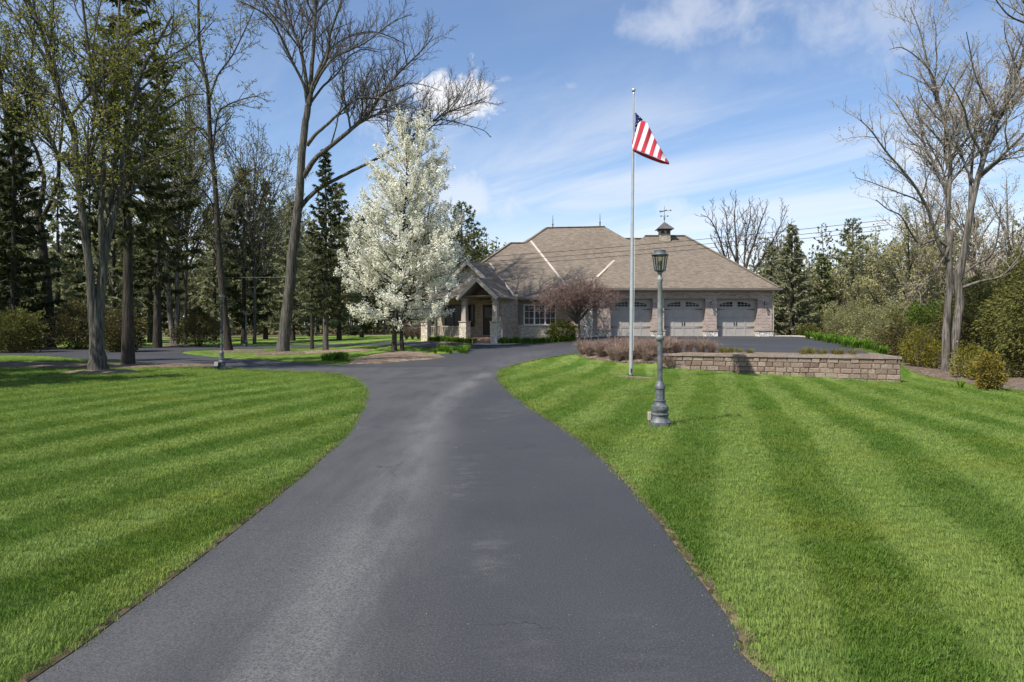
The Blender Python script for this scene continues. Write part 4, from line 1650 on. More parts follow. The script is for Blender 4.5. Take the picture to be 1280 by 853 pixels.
def wall_run(a, b, name, cap=False):
    d = (b - a).normalized()
    n = Vector((-d.y, d.x, 0))
    L = (b - a).length
    r = random.Random(4)
    mb, mc = MB(wb), MB(wb)
    Mx = Matrix(((d.x, n.x, 0, a.x), (d.y, n.y, 0, a.y), (0, 0, 1, 0), (0, 0, 0, 1)))
    ztop = .40
    for row in range(6):
        z1 = ztop - row * .192
        z0 = z1 - .187
        x = -(row % 2) * .2
        while x < L - .02:
            w = r.choice((.40, .40, .30, .46, .24))
            x0, x1 = max(x, 0) + .004, min(x + w, L) - .004
            zg = min(H(*(a + d * min(max(x0, 0), L) - n * .3)[:2]), H(*(a + d * min(x1, L) - n * .3)[:2]))
            if x1 - x0 > .05 and z1 > zg - .08:
                p = r.uniform(-.012, .012)
                # rough split face: a chamfered block
                y0 = p
                pts = []
                for (xx, zz, yy) in ((x0, z0, .03), (x1, z0, .03), (x1, z1, .03), (x0, z1, .03), (x0 + .025, z0 + .022, y0), (x1 - .025, z0 + .022, y0 + r.uniform(-.01, .01)), (x1 - .025, z1 - .022, y0 + r.uniform(-.01, .01)), (x0 + .025, z1 - .022, y0), (x0, z0, .3), (x1, z0, .3), (x1, z1, .3), (x0, z1, .3)):
                    pts.append(Mx @ Vector((xx, yy, zz)))
                mb.faces(pts, [(4, 5, 6, 7), (0, 1, 5, 4), (1, 2, 6, 5), (2, 3, 7, 6), (3, 0, 4, 7), (0, 8, 9, 1), (1, 9, 10, 2), (2, 10, 11, 3), (3, 11, 8, 0), (11, 10, 9, 8)])
            x += w
    x = -.03
    while x < L + .02:
        w = r.choice((.45, .5, .4))
        x0, x1 = x + .003, min(x + w, L + .03) - .003
        if x1 - x0 > .05:
            pts = [Mx @ Vector(q) for q in ((x0, -.045 + r.uniform(-.01, .01), .404), (x1, -.045 + r.uniform(-.01, .01), .404), (x1, .30, .404), (x0, .30, .404), (x0, -.03, .495), (x1, -.03, .495), (x1, .30, .495), (x0, .30, .495))]
            mc.faces(pts, [(0, 3, 2, 1), (4, 5, 6, 7), (0, 1, 5, 4), (1, 2, 6, 5), (2, 3, 7, 6), (3, 0, 4, 7)])
        x += w
    o = mb.build('block_courses', M['retain_block'], wl)
    mc.build('coping', M['cap_block'], o)


def mk_block(name, stops):
    t = NT(name)
    isl = t.n('ShaderNodeNewGeometry').outputs['Random Per Island']
    c = t.ramp(isl, stops)
    n = t.noise(t.pos(), 20, 5, 0.7)
    n1 = t.noise(t.pos(), 2.0, 4)
    c = t.mix(t.mr(n, .35, .7, 0, .45), c, tuple(x * .5 for x in stops[0][1]))
    c = t.mix(t.mr(n1, .4, .75, 0, .3), c, (.14, .12, .10))
    t.bump(n, .04)
    return t.fin(c, .95, .1)


M['retain_block'] = mk_block('split_face_blocks', [(0.0, (.20, .14, .108)), (.4, (.31, .228, .175)), (.7, (.39, .30, .232)), (1, (.25, .19, .155))])
M['cap_block'] = mk_block('coping_blocks', [(0.0, (.24, .19, .155)), (.5, (.31, .255, .21)), (1, (.22, .18, .15))])
wall_run(A_, B_, 'front')
wall_run(B_ + (C_ - B_).normalized() * .31, C_, 'return')

# ------------------------------------------------------------------ lamp posts
def lamp_post(base, hgt, label, group, shaft='lamp_shaft', extra=False):
    s = hgt / 2.90
    w = s * .93
    t = empty('lamp_post', base, label, 'lamp post', group)
    mb = MB()
    mb.lathe((0, 0, 0), [(r * w, z * s) for r, z in ((.186, -.06), (.186, .075), (.176, .082), (.17, .10), (.14, .135), (.136, .165), (.152, .185), (.152, .20), (.128, .215), (.128, .232), (.142, .25), (.148, .285), (.138, .325), (.105, .345), (.094, .36), (.094, .395), (.104, .405), (.104, .42), (.088, .425))], 28)
    mb.lathe((0, 0, 0), [(r * w, z * s) for r, z in ((.084, .42), (.080, .60))], 20, 0, .09)
    mb.lathe((0, 0, 0), [(r * w, z * s) for r, z in ((.090, .60), (.090, .645), (.082, .66), (.056, .70), (.047, .72))], 24)
    mb.build('base', M['lamp_metal'], t, smooth=True)
    mb = MB()
    mb.lathe((0, 0, 0), [(r * w, z * s) for r, z in ((.046, .70), (.044, 1.36))], 20, 0, .07)
    mb.build('lower_shaft', M['lamp_metal'], t, smooth=True)
    mb = MB()
    mb.lathe((0, 0, 0), [(r * w, z * s) for r, z in ((.050, 1.36), (.066, 1.375), (.074, 1.40), (.070, 1.43), (.052, 1.45), (.056, 1.47), (.050, 1.50))], 20)
    mb.build('collar', M[shaft], t, smooth=True)
    mb = MB()
    mb.lathe((0, 0, 0), [(r * w, z * s) for r, z in ((.045, 1.49), (.039, 2.30), (.050, 2.32), (.050, 2.35), (.034, 2.37), (.030, 2.42), (.046, 2.44), (.05, 2.455), (.03, 2.47))], 20)
    mb.build('shaft', M[shaft], t, smooth=True)
    zb, zt = 2.47, 2.715
    mb = MB()
    n = 6
    rb, rt = .088, .128
    mb.lathe((0, 0, 0), [(.05 * s, zb * s - .012 * s), (rb * w + .008, zb * s), (rb * w + .008, zb * s + .014)], n)
    for k in range(n):
        a = 2 * math.pi * k / n
        mb.bar((rb * w * math.cos(a), rb * w * math.sin(a), zb * s), (rt * w * math.cos(a), rt * w * math.sin(a), zt * s), .013 * s, .013 * s)
        a2 = 2 * math.pi * (k + 1) / n
        mb.bar((rt * w * math.cos(a), rt * w * math.sin(a), zt * s), (rt * w * math.cos(a2), rt * w * math.sin(a2), zt * s), .016 * s, .016 * s)
    fr = mb.build('lantern_frame', M['black_metal'], t)
    mb = MB()
    for k in range(n):
        a, a2 = 2 * math.pi * k / n, 2 * math.pi * (k + 1) / n
        q = [(r * w * math.cos(x), r * w * math.sin(x), zz * s) for r, x, zz in ((rb - .003, a, zb + .01), (rb - .003, a2, zb + .01), (rt - .003, a2, zt - .005), (rt - .003, a, zt - .005))]
        mb.poly(q)
    mb.build('lantern_glass', M['lamp_glass'], fr)
    mb = MB()
    mb.lathe((0, 0, 0), [(r * w, z * s) for r, z in ((.142, zt), (.150, zt + .010), (.144, zt + .018), (.104, zt + .044), (.098, zt + .047), (.098, zt + .072), (.102, zt + .077), (.08, zt + .086), (.03, zt + .094), (.012, zt + .11))], 18)
    mb.build('lantern_roof', M['lamp_metal'], t, smooth=False)
    mb = MB()
    for dx, dy in ((-.028, 0), (.026, .012), (.0, -.026)):
        mb.lathe((dx * s, dy * s, zb * s), [(.010 * s, 0), (.010 * s, .08 * s), (.016 * s, .10 * s), (.014 * s, .14 * s), (.002, .17 * s)], 8)
    mb.build('candle_bulbs', M['black_metal'], t, smooth=True)
    if extra:
        mb = MB()
        mb.box(-.205, -.155, -.05, .03, .10, .24)
        mb.build('outlet_box', M['taupe'], t, bevel=.008)
    return t


lp = g['lamp']
lamp_post(lp, 3.03, 'tall grey lamp post with six-sided lantern on the open lawn before the garages', 'lantern lamp posts', extra=True)
lq = G(277, 462.5)
lamp_post(lq, (462.5 - 365) / F * lq.y, 'dark lamp post at the edge of the shaded lawn beside the looping drive', 'lantern lamp posts', 'black_metal')
lr = G(307.5, 432.5)
lamp_post(lr, (432.5 - 388) / F * lr.y, 'distant pale lamp post on the far grass between two big trunks', 'lantern lamp posts')
# small flood light on the grass
fl = G(271, 463)
t = empty('flood_light', (fl.x, fl.y - .1, fl.z), 'small black flood light on the grass beside the dark lamp post', 'flood light')
mb = MB()
mb.tube([(0, 0, -.05), (0, 0, .14)], .015, 6)
mb.build('stake', M['black_metal'], t)
mb = MB()
mb.box(-.09, .09, -.08, .08, .12, .33, 0, Matrix.Rotation(math.radians(-25), 4, 'X'))
mb.build('lamp_head', M['black_metal'], t, bevel=.02)

# ------------------------------------------------------------------ flagpole and flag
fp = g['pole']
pt = P3(792, 117.5, fp.y)
ph = pt.z - fp.z
fpo = empty('flagpole', fp, 'tall white metal flagpole with a ball on top, in a ring of wood chips', 'flagpole')
lean_x = pt.x - fp.x
mb = MB()
mb.tube([(lean_x * k / 8, 0, -.1 + (ph + .1) * k / 8) for k in range(9)], [.062, .062, .062, .060, .056, .05, .044, .037, .03], 16)
mb.build('pole', M['white_metal'], fpo, smooth=True)
mb = MB()
mb.lathe((0, 0, 0), [(.09, -.05), (.09, .05), (.075, .07), (.064, .10)], 16)
mb.box(-.02, .03, -.12, -.06, .16, .30)
mb.build('collar', M['black_metal'], fpo)
mb = MB()
mb.lathe((lean_x, 0, ph), [(.012, -.02), (.035, -.005), (.03, .03), (.015, .06)] + [(max(.004, .07 * math.sin(a)), .125 - .07 * math.cos(a)) for a in [k * math.pi / 10 for k in range(1, 11)]], 14)
mb.build('ball_finial', M['white_metal'], fpo, smooth=True)
mb = MB()
mb.tube([(.085, -.02, .9), (lean_x * .4 + .085, -.02, ph * .4), (lean_x * .8 + .075, -.02, ph * .8), (lean_x + .045, -.01, ph - .1)], .006, 5)
mb.build('halyard', M['white_paint'], fpo)

# flag: hanging, blown to the right, folds along its length
t = NT('flag_cloth')
M['flag_red'] = None


def cloth(name, col):
    t = NT(name)
    n = t.noise(t.objc(), 60, 3)
    return t.leafy(t.mix(n, col, tuple(c * .8 for c in col)), .3)


FM = [cloth('red_cloth', (.60, .07, .10)), cloth('white_cloth', (.88, .86, .84)), cloth('blue_cloth', (.03, .045, .17))]


def lin(pts, t_):
    n = len(pts) - 1
    k = min(int(t_ * n), n - 1)
    f = t_ * n - k
    return tuple(pts[k][i] * (1 - f) + pts[k + 1][i] * f for i in range(2))


TOP = [(794.8, 164), (796.3, 157), (799.0, 152.3), (804, 150.8), (809, 153.5), (813.5, 163), (819, 174), (824.5, 184), (829, 191), (833.5, 199), (836.5, 203.5)]
BOT = [(790.5, 176), (790.3, 184), (791, 188), (797, 189), (803, 190.5), (809, 192.5), (815, 195), (821, 197.5), (827, 200), (832, 202.5), (836.5, 204)]
NS, NV = 66, 14


def even(pts, n=24):
    P = np.array(pts, float)
    L_ = np.r_[0, np.cumsum(np.hypot(*np.diff(P, axis=0).T))]
    u = np.linspace(0, L_[-1], n)
    return list(zip(np.interp(u, L_, P[:, 0]), np.interp(u, L_, P[:, 1])))


TOP, BOT = even(TOP), even(BOT)
V, Q, QM = [], [], []
Yf = fp.y


def fold(s, v):
    return .04 - .62 * s - .34 * v + .045 * math.sin(s * 15 + v * 1.6) * (.35 + .65 * s) * (1 - .35 * v) + .018 * math.sin(s * 31 - v * 2.4) - .06


for i in range(NS + 1):
    s = i / NS
    a, b = lin(TOP, s), lin(BOT, s)
    for j in range(NV + 1):
        v = j / NV
        bow = math.sin(v * math.pi) * 1.4
        px = a[0] * (1 - v) + b[0] * v + bow * (.4 - s)
        py = a[1] * (1 - v) + b[1] * v
        Y = Yf + fold(s, v)
        V.append(P3(px, py, Y) - fp)
STR = [0, 1, 0, 1, 0, 1, 0, 1, 0, 1, 0]
for i in range(NS):
    for j in range(NV):
        k = i * (NV + 1) + j
        Q.append((k, k + 1, k + NV + 2, k + NV + 1))
        QM.append(STR[min(int(i / NS * 11), 10)])
# canton, gathered against the pole
ct = [(794.2, 141), (797.5, 142.5), (803.2, 149.5), (806.5, 151.3), (802, 152.0), (799, 155), (797, 160), (794.3, 166)]
o_ = len(V)
CA = [(793.8, 141), (793.8, 145), (793.8, 150), (793.8, 155), (793.8, 160), (793.8, 166)]
CB = [(795.8, 141.8), (798.3, 145), (803.6, 150.0), (799.0, 153), (796.4, 158), (794.6, 165)]
for i in range(16):
    a, b = lin(CA, i / 15), lin(CB, i / 15)
    for j in range(9):
        v = j / 8
        V.append(P3(a[0] * (1 - v) + b[0] * v, a[1] * (1 - v) + b[1] * v, Yf - .05 + .07 * math.sin(v * 5 + i * .3)) - fp)
for i in range(15):
    for j in range(8):
        k = o_ + i * 9 + j
        Q.append((k, k + 1, k + 10, k + 9))
        QM.append(2)
# folded-under lower edge, its dark red underside towards the viewer
o_ = len(V)
UA = [(790.5, 187.5), (800, 190), (812, 194.5), (824, 199.5), (836.5, 204)]
UB = [(791.5, 189.5), (802, 195), (814, 200), (826, 204.3), (836, 206)]
for i in range(21):
    a, b = lin(UA, i / 20), lin(UB, i / 20)
    for j in range(4):
        v = j / 3
        V.append(P3(a[0] * (1 - v) + b[0] * v, a[1] * (1 - v) + b[1] * v, Yf - .01 + .20 * v + fold(i / 20, 1)) - fp)
for i in range(20):
    for j in range(3):
        k = o_ + i * 4 + j
        Q.append((k, k + 1, k + 5, k + 4))
        QM.append(0)
flag = link('flag', np_mesh('flag', [tuple(v) for v in V], Q, None, FM, QM, smooth=True))
flag.location = fp
so = flag.modifiers.new('thickness', 'SOLIDIFY')
so.thickness = .004
setp(flag, 'drooping red, white and blue striped flag hanging near the top of the flagpole', 'flag')
mb = MB(fp)
r0 = random.Random(2)
for i in range(5):
    for j in range(3):
        a, b = lin(CA, (i + .5) / 5.5), lin(CB, (i + .5) / 5.5)
        v = (j + .6) / 3.2
        c = P3(a[0] * (1 - v) + b[0] * v, a[1] * (1 - v) + b[1] * v, Yf - .05 + .07 * math.sin(v * 5 + i * 3 * .3) - .012)
        pts = []
        for q in range(10):
            rr = .020 if q % 2 == 0 else .009
            an = math.pi / 2 + q * math.pi / 5
            pts.append((c.x + rr * math.cos(an), c.z + rr * math.sin(an)))
        mb.prism(pts, c.y - .002, c.y + .001)
mb.build('stars', FM[1], flag)

# ------------------------------------------------------------------ overhead wires
def wire(name, pts, mat, label, r=.011, group='overhead wires'):
    mb = MB(pts[0])
    mb.tube(pts, r, 5)
    o = mb.build(name, M[mat], smooth=True)
    o.location = pts[0]
    setp(o, label, 'wire', group)


def span(p0, p1, sag, n=26):
    p0, p1 = Vector(p0), Vector(p1)
    return [p0.lerp(p1, k / n) - Vector((0, 0, sag * 4 * (k / n) * (1 - k / n))) for k in range(n + 1)]


LAB = ('uppermost dark wire crossing in front of the house roof', 'middle dark wire crossing in front of the house roof', 'lowest dark wire crossing in front of the house roof')
for k, (ya, yb, yc) in enumerate(((326.5, 322, 277), (332.5, 329, 283.5), (338, 335.5, 289))):
    wire('overhead_wire', span(P3(505, ya + 1, 41.5), P3(1110, yc - 2, 34.5), .20), 'wire', LAB[k], .014)
wire('overhead_wire', span(P3(250, 347, 52), P3(1110, 317, 36), .35, 40), 'wire_pale', 'pale cable crossing low in front of the garage roof', .0085)
# ------------------------------------------------------------------ growing things
class Tubes:
    def __init__(self):
        self.d = {}

    def add(self, pts, rads, sides):
        self.d.setdefault((len(pts), sides), []).append((pts, rads))

    def arrays(self):
        VV, QQ, off = [], [], 0
        for (n, s), L in self.d.items():
            P = np.array([[tuple(p) for p in x[0]] for x in L], np.float32)
            R = np.array([x[1] for x in L], np.float32)
            T = np.empty_like(P)
            T[:, 1:-1] = P[:, 2:] - P[:, :-2]
            T[:, 0] = P[:, 1] - P[:, 0]
            T[:, -1] = P[:, -1] - P[:, -2]
            T /= np.linalg.norm(T, axis=2, keepdims=True) + 1e-9
            main = P[:, -1] - P[:, 0]
            ref = np.where(np.abs(main[:, 2:3]) > .75 * np.linalg.norm(main, axis=1, keepdims=True), np.array([[1, .13, 0]]), np.array([[.1, .07, 1]]))[:, None, :]
            A = np.cross(T, ref)
            A /= np.linalg.norm(A, axis=2, keepdims=True) + 1e-9
            B = np.cross(T, A)
            ang = np.arange(s) * 2 * np.pi / s
            V = P[:, :, None] + R[:, :, None, None] * (A[:, :, None] * np.cos(ang)[None, None, :, None] + B[:, :, None] * np.sin(ang)[None, None, :, None])
            N = len(L)
            ix = np.arange(N * n * s).reshape(N, n, s)
            nx_ = np.roll(ix, -1, 2)
            q = np.stack([ix[:, :-1], nx_[:, :-1], nx_[:, 1:], ix[:, 1:]], -1).reshape(-1, 4) + off
            VV.append(V.reshape(-1, 3))
            QQ.append(q)
            off += N * n * s
        return np.concatenate(VV), np.concatenate(QQ)

    def mesh(self, name, mat):
        V, Q = self.arrays()
        return np_mesh(name, V, Q, None, [mat], smooth=True)


def rvec(r):
    while True:
        v = Vector((r.uniform(-1, 1), r.uniform(-1, 1), r.uniform(-1, 1)))
        if .05 < v.length < 1:
            return v.normalized()


class Grow:
    """limbs with side branches down to twigs; keeps thick wood and twigs apart, remembers where leaves sit"""

    def __init__(self, seed, spacing=(1.0, .55, .3, .2), ratio=(.55, .5, .45, .4), angle=(48, 45, 42, 40), up=(.25, .2, .15, .1), levels=4, wig=.18, thick=.035, min_r=.006, tip_r=.005, leaf_from=2):
        self.r = random.Random(seed)
        self.wood, self.twig = Tubes(), Tubes()
        self.p = dict(sp=spacing, ra=ratio, an=angle, up=up)
        self.levels, self.wig, self.thick, self.min_r, self.tip_r = levels, wig, thick, min_r, tip_r
        self.tips, self.leaf_from = [], leaf_from
        self.count = 0

    def put(self, pts, rads):
        if rads[0] >= self.thick:
            self.wood.add(pts, rads, 12 if rads[0] > .15 else 7)
        else:
            self.twig.add(pts, rads, 4 if rads[0] > .015 else 3)
        self.count += 1

    def limb(self, pts, r0, r1, level=0, start=.2, length=None, flare=0.0):
        """a given polyline"""
        P = [Vector(p) for p in smooth3(pts, 4)]
        n = len(P)
        rads = [r0 + (r1 - r0) * (i / (n - 1)) ** .85 for i in range(n)]
        if flare:
            rads = [q * (1 + flare * math.exp(-(P[i].z - P[0].z) / .28)) for i, q in enumerate(rads)]
        P = [P[0]] + [p + rvec(self.r) * rads[i + 1] * .10 for i, p in enumerate(P[1:])]
        self.put(P, rads)
        self.children(P, rads, level, start, length)

    def children(self, P, rads, level, start, length=None):
        if level >= self.levels:
            return
        r = self.r
        seg = [(P[i + 1] - P[i]).length for i in range(len(P) - 1)]
        tot = sum(seg)
        base = length or tot
        k = min(level, 3)
        sp, ra, an, up = self.p['sp'][k], self.p['ra'][k], self.p['an'][k], self.p['up'][k]
        d = start * tot + r.uniform(0, sp)
        side = r.uniform(0, 6.28)
        while d < tot * .985:
            acc, i = 0, 0
            while i < len(seg) - 1 and acc + seg[i] < d:
                acc += seg[i]
                i += 1
            f = min(1, (d - acc) / max(seg[i], 1e-6))
            p = P[i].lerp(P[i + 1], f)
            t = (P[i + 1] - P[i]).normalized()
            pr = rads[i] * (1 - f) + rads[i + 1] * f
            s = t.cross(Vector((.3, .2, 1)))
            if s.length < .1:
                s = t.cross(Vector((1, 0, 0)))
            s.normalize()
            q = t.cross(s)
            side += 2.4 + r.uniform(-.5, .5)
            o = s * math.cos(side) + q * math.sin(side)
            a = math.radians(an + r.uniform(-12, 12))
            dr = (t * math.cos(a) + o * math.sin(a) + Vector((0, 0, up))).normalized()
            frac = d / tot
            L = base * ra * (1.05 - .62 * frac) * r.uniform(.6, 1.2)
            if L > .12:
                self.branch(p, dr, L, max(self.min_r, min(pr * .62, .010 + L * .0125)), level + 1)
            d += sp * r.uniform(.6, 1.4)

    def branch(self, p, dr, L, r0, level):
        r = self.r
        n = 5 if L > 1.2 else (4 if L > .5 else 3)
        up = self.p['up'][min(level, 3)]
        P, d = [p], dr.copy()
        for i in range(n):
            d = (d + rvec(r) * self.wig + Vector((0, 0, up * .35))).normalized()
            P.append(P[-1] + d * (L / n))
        rt = self.tip_r if level >= self.levels - 1 else max(self.tip_r, r0 * .3)
        rads = [r0 + (min(rt, r0) - r0) * i / n for i in range(n + 1)]
        self.put(P, rads)
        if level >= self.leaf_from:
            for i in range(1, n + 1):
                self.tips.append(tuple(P[i]))
        self.children(P, rads, level, .12)


def smooth3(pts, n=4):
    P = [np.array(tuple(p), float) for p in pts]
    if len(P) < 3:
        return [tuple(P[0] + (P[-1] - P[0]) * k / n) for k in range(n + 1)]
    P = [2 * P[0] - P[1]] + P + [2 * P[-1] - P[-2]]
    o = []
    for i in range(1, len(P) - 2):
        for k in range(n):
            t = k / n
            o.append(tuple(0.5 * ((2 * P[i]) + (-P[i - 1] + P[i + 1]) * t + (2 * P[i - 1] - 5 * P[i] + 4 * P[i + 1] - P[i + 2]) * t * t + (-P[i - 1] + 3 * P[i] - 3 * P[i + 1] + P[i + 2]) * t ** 3)))
    o.append(tuple(P[-2]))
    return o


def quads_at(Cn, size, rng, aspect=1.0, jitter=0.0, vary=.35, direc=None, droop=0.0):
    """a small leaf-shaped face at every centre"""
    Cn = np.asarray(Cn, float).reshape(-1, 3)
    n = len(Cn)
    if jitter:
        Cn = Cn + rng.normal(0, jitter, (n, 3))
    if direc is None:
        A = rng.normal(size=(n, 3))
    else:
        A = np.asarray(direc, float) + rng.normal(0, .35, (n, 3))
    A[:, 2] -= droop
    A /= np.linalg.norm(A, axis=1, keepdims=True) + 1e-9
    B = np.cross(A, rng.normal(size=(n, 3)))
    B /= np.linalg.norm(B, axis=1, keepdims=True) + 1e-9
    s = (size * (1 + vary * rng.uniform(-1, 1, n)))[:, None]
    A, B = A * s * .5, B * s * .5 / aspect
    V = np.stack([Cn - A, Cn + B - A * .1, Cn + A, Cn - B - A * .1], 1).reshape(-1, 3)
    return V, np.arange(n * 4).reshape(-1, 4)


def leaves(name, parts, parent):
    """parts: [(V, Q, material)]; one mesh"""
    VV, QQ, MM, mats, off = [], [], [], [], 0
    for V, Q, m in parts:
        if not len(V):
            continue
        VV.append(V)
        QQ.append(Q + off)
        if m not in mats:
            mats.append(m)
        MM.append(np.full(len(Q), mats.index(m), np.int32))
        off += len(V)
    return link(name, np_mesh(name, np.concatenate(VV), np.concatenate(QQ), None, mats, np.concatenate(MM)), parent)


def finish_tree(name, base, gr, bark, twig, label, cat='tree', group=None, leaf=None, lsize=.06, lnum=1.0, ljit=.05, seed=1, extra=None):
    t = empty(name, base, label, cat, group)
    if gr.wood.d:
        link('trunk', gr.wood.mesh('trunk', M[bark]), t)
    tw = None
    if gr.twig.d:
        tw = link('branches', gr.twig.mesh('branches', M[twig]), t)
    rng = np.random.default_rng(seed)
    parts = []
    if leaf and len(gr.tips):
        T = np.array(gr.tips)
        k = int(len(T) * lnum)
        T = T[rng.integers(0, len(T), k)]
        V, Q = quads_at(T, lsize, rng, 1.4, ljit)
        parts.append((V, Q, M[leaf]))
    if extra:
        parts += extra
    if parts:
        leaves('crown', parts, t)
    return t


LIMBS = {}


def pix_limb(base, Y0, pts, dy=0.0, x_end=None):
    """px polyline at a given distance, drifting dy metres in depth along its run; local coordinates.
    A limb starts at the depth of the older limb it springs from."""
    seen = LIMBS.setdefault(tuple(round(v, 3) for v in base), [])
    if seen:
        c = min(seen, key=lambda q: (q[0] - pts[0][0]) ** 2 + (q[1] - pts[0][1]) ** 2)
        if math.hypot(c[0] - pts[0][0], c[1] - pts[0][1]) < 14:
            Y0 = c[2]
    n = len(pts) - 1
    out, prev = [], None
    for i, (px, py) in enumerate(pts):
        f = i / n
        Y = Y0 + dy * (f ** 1.2)
        out.append(P3(px, py, Y) - base)
        if prev:
            for k in range(1, 6):
                h = k / 5
                seen.append((prev[0] + (px - prev[0]) * h, prev[1] + (py - prev[1]) * h, prev[2] + (Y - prev[2]) * h))
        prev = (px, py, Y)
    return out


# ---- the large bare tree left of the blossoming one
b = g['big'].copy()
b.z -= .05
Yb = b.y
gr = Grow(21, spacing=(.34, .20, .15, .13), ratio=(.40, .46, .48, .48), angle=(50, 45, 42, 40), up=(.38, .28, .18, .1), levels=4, wig=.22, thick=.03, min_r=.008, tip_r=.0058, leaf_from=3)
trunk = [(353, 444), (357, 405), (361, 370), (365, 320), (370, 280), (374, 245), (377, 200), (381, 160), (385, 132)]
gr.limb(pix_limb(b, Yb, trunk), .36, .18, 9, flare=.4)
for pts, dy, r0, r1, st in (
        ([(385, 134), (384, 112), (375, 60), (359, 25), (344, -2), (334, -40), (330, -70)], 1.5, .17, .05, .25),
        ([(384, 130), (380, 107), (365, 76), (352, 48), (339, 25), (318, 10), (300, 2)], -2.5, .13, .03, .2),
        ([(386, 132), (388, 105), (392, 56), (395, 0), (397, -50), (401, -110)], 0.0, .20, .05, .3),
        ([(387, 132), (392, 104), (408, 75), (413, 42), (427, 0), (436, -45)], -1.5, .17, .04, .25),
        ([(389, 115), (398, 88), (412, 62), (437, 46), (466, 40), (492, 48), (510, 58)], 2.0, .12, .02, .2),
        ([(388, 120), (400, 95), (418, 72), (440, 62), (462, 50), (490, 28), (515, 18)], -2.5, .11, .02, .2),
        ([(389, 128), (404, 108), (422, 92), (432, 75), (452, 62), (476, 66)], 3.0, .10, .02, .2),
        ([(384, 182), (395, 168), (410, 155), (428, 138), (448, 123), (480, 124), (514, 135), (535, 140)], -2.0, .15, .02, .25),
        ([(379, 222), (393, 200), (413, 183), (441, 160), (460, 143), (475, 121), (494, 96), (511, 79), (531, 59), (542, 44)], -1.0, .21, .02, .3),
        ([(441, 160), (458, 147), (478, 143), (500, 150), (520, 152)], -1.5, .08, .02, .15),
        ([(372, 264), (385, 248), (402, 234), (426, 221), (454, 207), (490, 188), (525, 163), (553, 144), (572, 136), (596, 127), (608, 121)], 3.0, .19, .02, .45),
        ([(540, 152), (555, 150), (581, 156), (604, 163), (614, 172)], 1.0, .06, .015, .1),
        ([(500, 182), (530, 166), (560, 140), (575, 122), (582, 104), (588, 92)], 2.0, .06, .015, .35),
        ([(474, 122), (490, 112), (512, 104), (535, 108), (552, 114)], -1.0, .07, .015, .15),
        ([(413, 183), (420, 160), (424, 140), (432, 122)], -1.0, .07, .015, .3)):
    gr.limb(pix_limb(b, Yb, pts, dy), r0 * .78, r1, 0, st)
finish_tree('bare_tree', b, gr, 'bark_grey', 'twig_grey', 'huge bare tree with leaning trunk and long arching limbs, left of the white blossom')
print('big', gr.count)

# ---- twin-trunk budding tree nearest on the left
b = G(122, 466)
b.z -= .05
gr = Grow(5, spacing=(.48, .28, .2, .16), ratio=(.42, .47, .46, .45), angle=(48, 46, 44, 42), up=(.3, .2, .1, .0), levels=4, wig=.22, thick=.03, min_r=.0085, tip_r=.007, leaf_from=2)
gr.limb(pix_limb(b, b.y, [(122, 469), (122, 440), (120, 405), (119, 372)]), .31, .15, 9, flare=.35)
for pts, dy, r0, r1, st in (
        ([(118, 432), (116, 400), (112, 340), (103, 268), (97, 225), (90, 155), (72, 112), (60, 65), (45, 22), (31, -10), (22, -50)], -1.0, .20, .05, .35),
        ([(123, 432), (123.5, 402), (127, 352), (134, 300), (142, 268), (150, 235), (157, 170), (166, 125), (180, 84), (197, 53), (215, 20)], .8, .25, .04, .35),
        ([(134, 300), (142, 240), (147, 160), (146, 90), (148, 40), (150, -20)], 1.8, .17, .04, .3),
        ([(128, 350), (126, 280), (130, 200), (122, 130), (112, 70), (104, 10), (100, -40)], -1.6, .13, .03, .4),
        ([(97, 225), (110, 190), (118, 140), (116, 80), (120, 20)], 1.2, .08, .02, .2),
        ([(142, 268), (158, 225), (180, 205), (205, 196), (232, 185)], -1.4, .08, .02, .2),
        ([(150, 210), (175, 165), (205, 140), (235, 120), (255, 118)], 1.6, .07, .02, .2),
        ([(90, 155), (78, 130), (60, 118), (35, 118), (12, 128)], -1.0, .07, .02, .2),
        ([(155, 180), (180, 190), (205, 205), (222, 228)], -.8, .05, .015, .15),
        ([(107, 300), (92, 270), (70, 250), (45, 240), (28, 246)], -1.2, .06, .015, .2)):
    gr.limb(pix_limb(b, b.y, pts, dy), r0 * .78, r1, 0, st)
finish_tree('budding_tree', b, gr, 'bark_grey', 'twig_grey', 'twin-trunked tree with yellow-green buds, nearest tree on the left lawn', leaf='bud', lsize=.078, lnum=1.6, ljit=.08)
print('twin', gr.count)

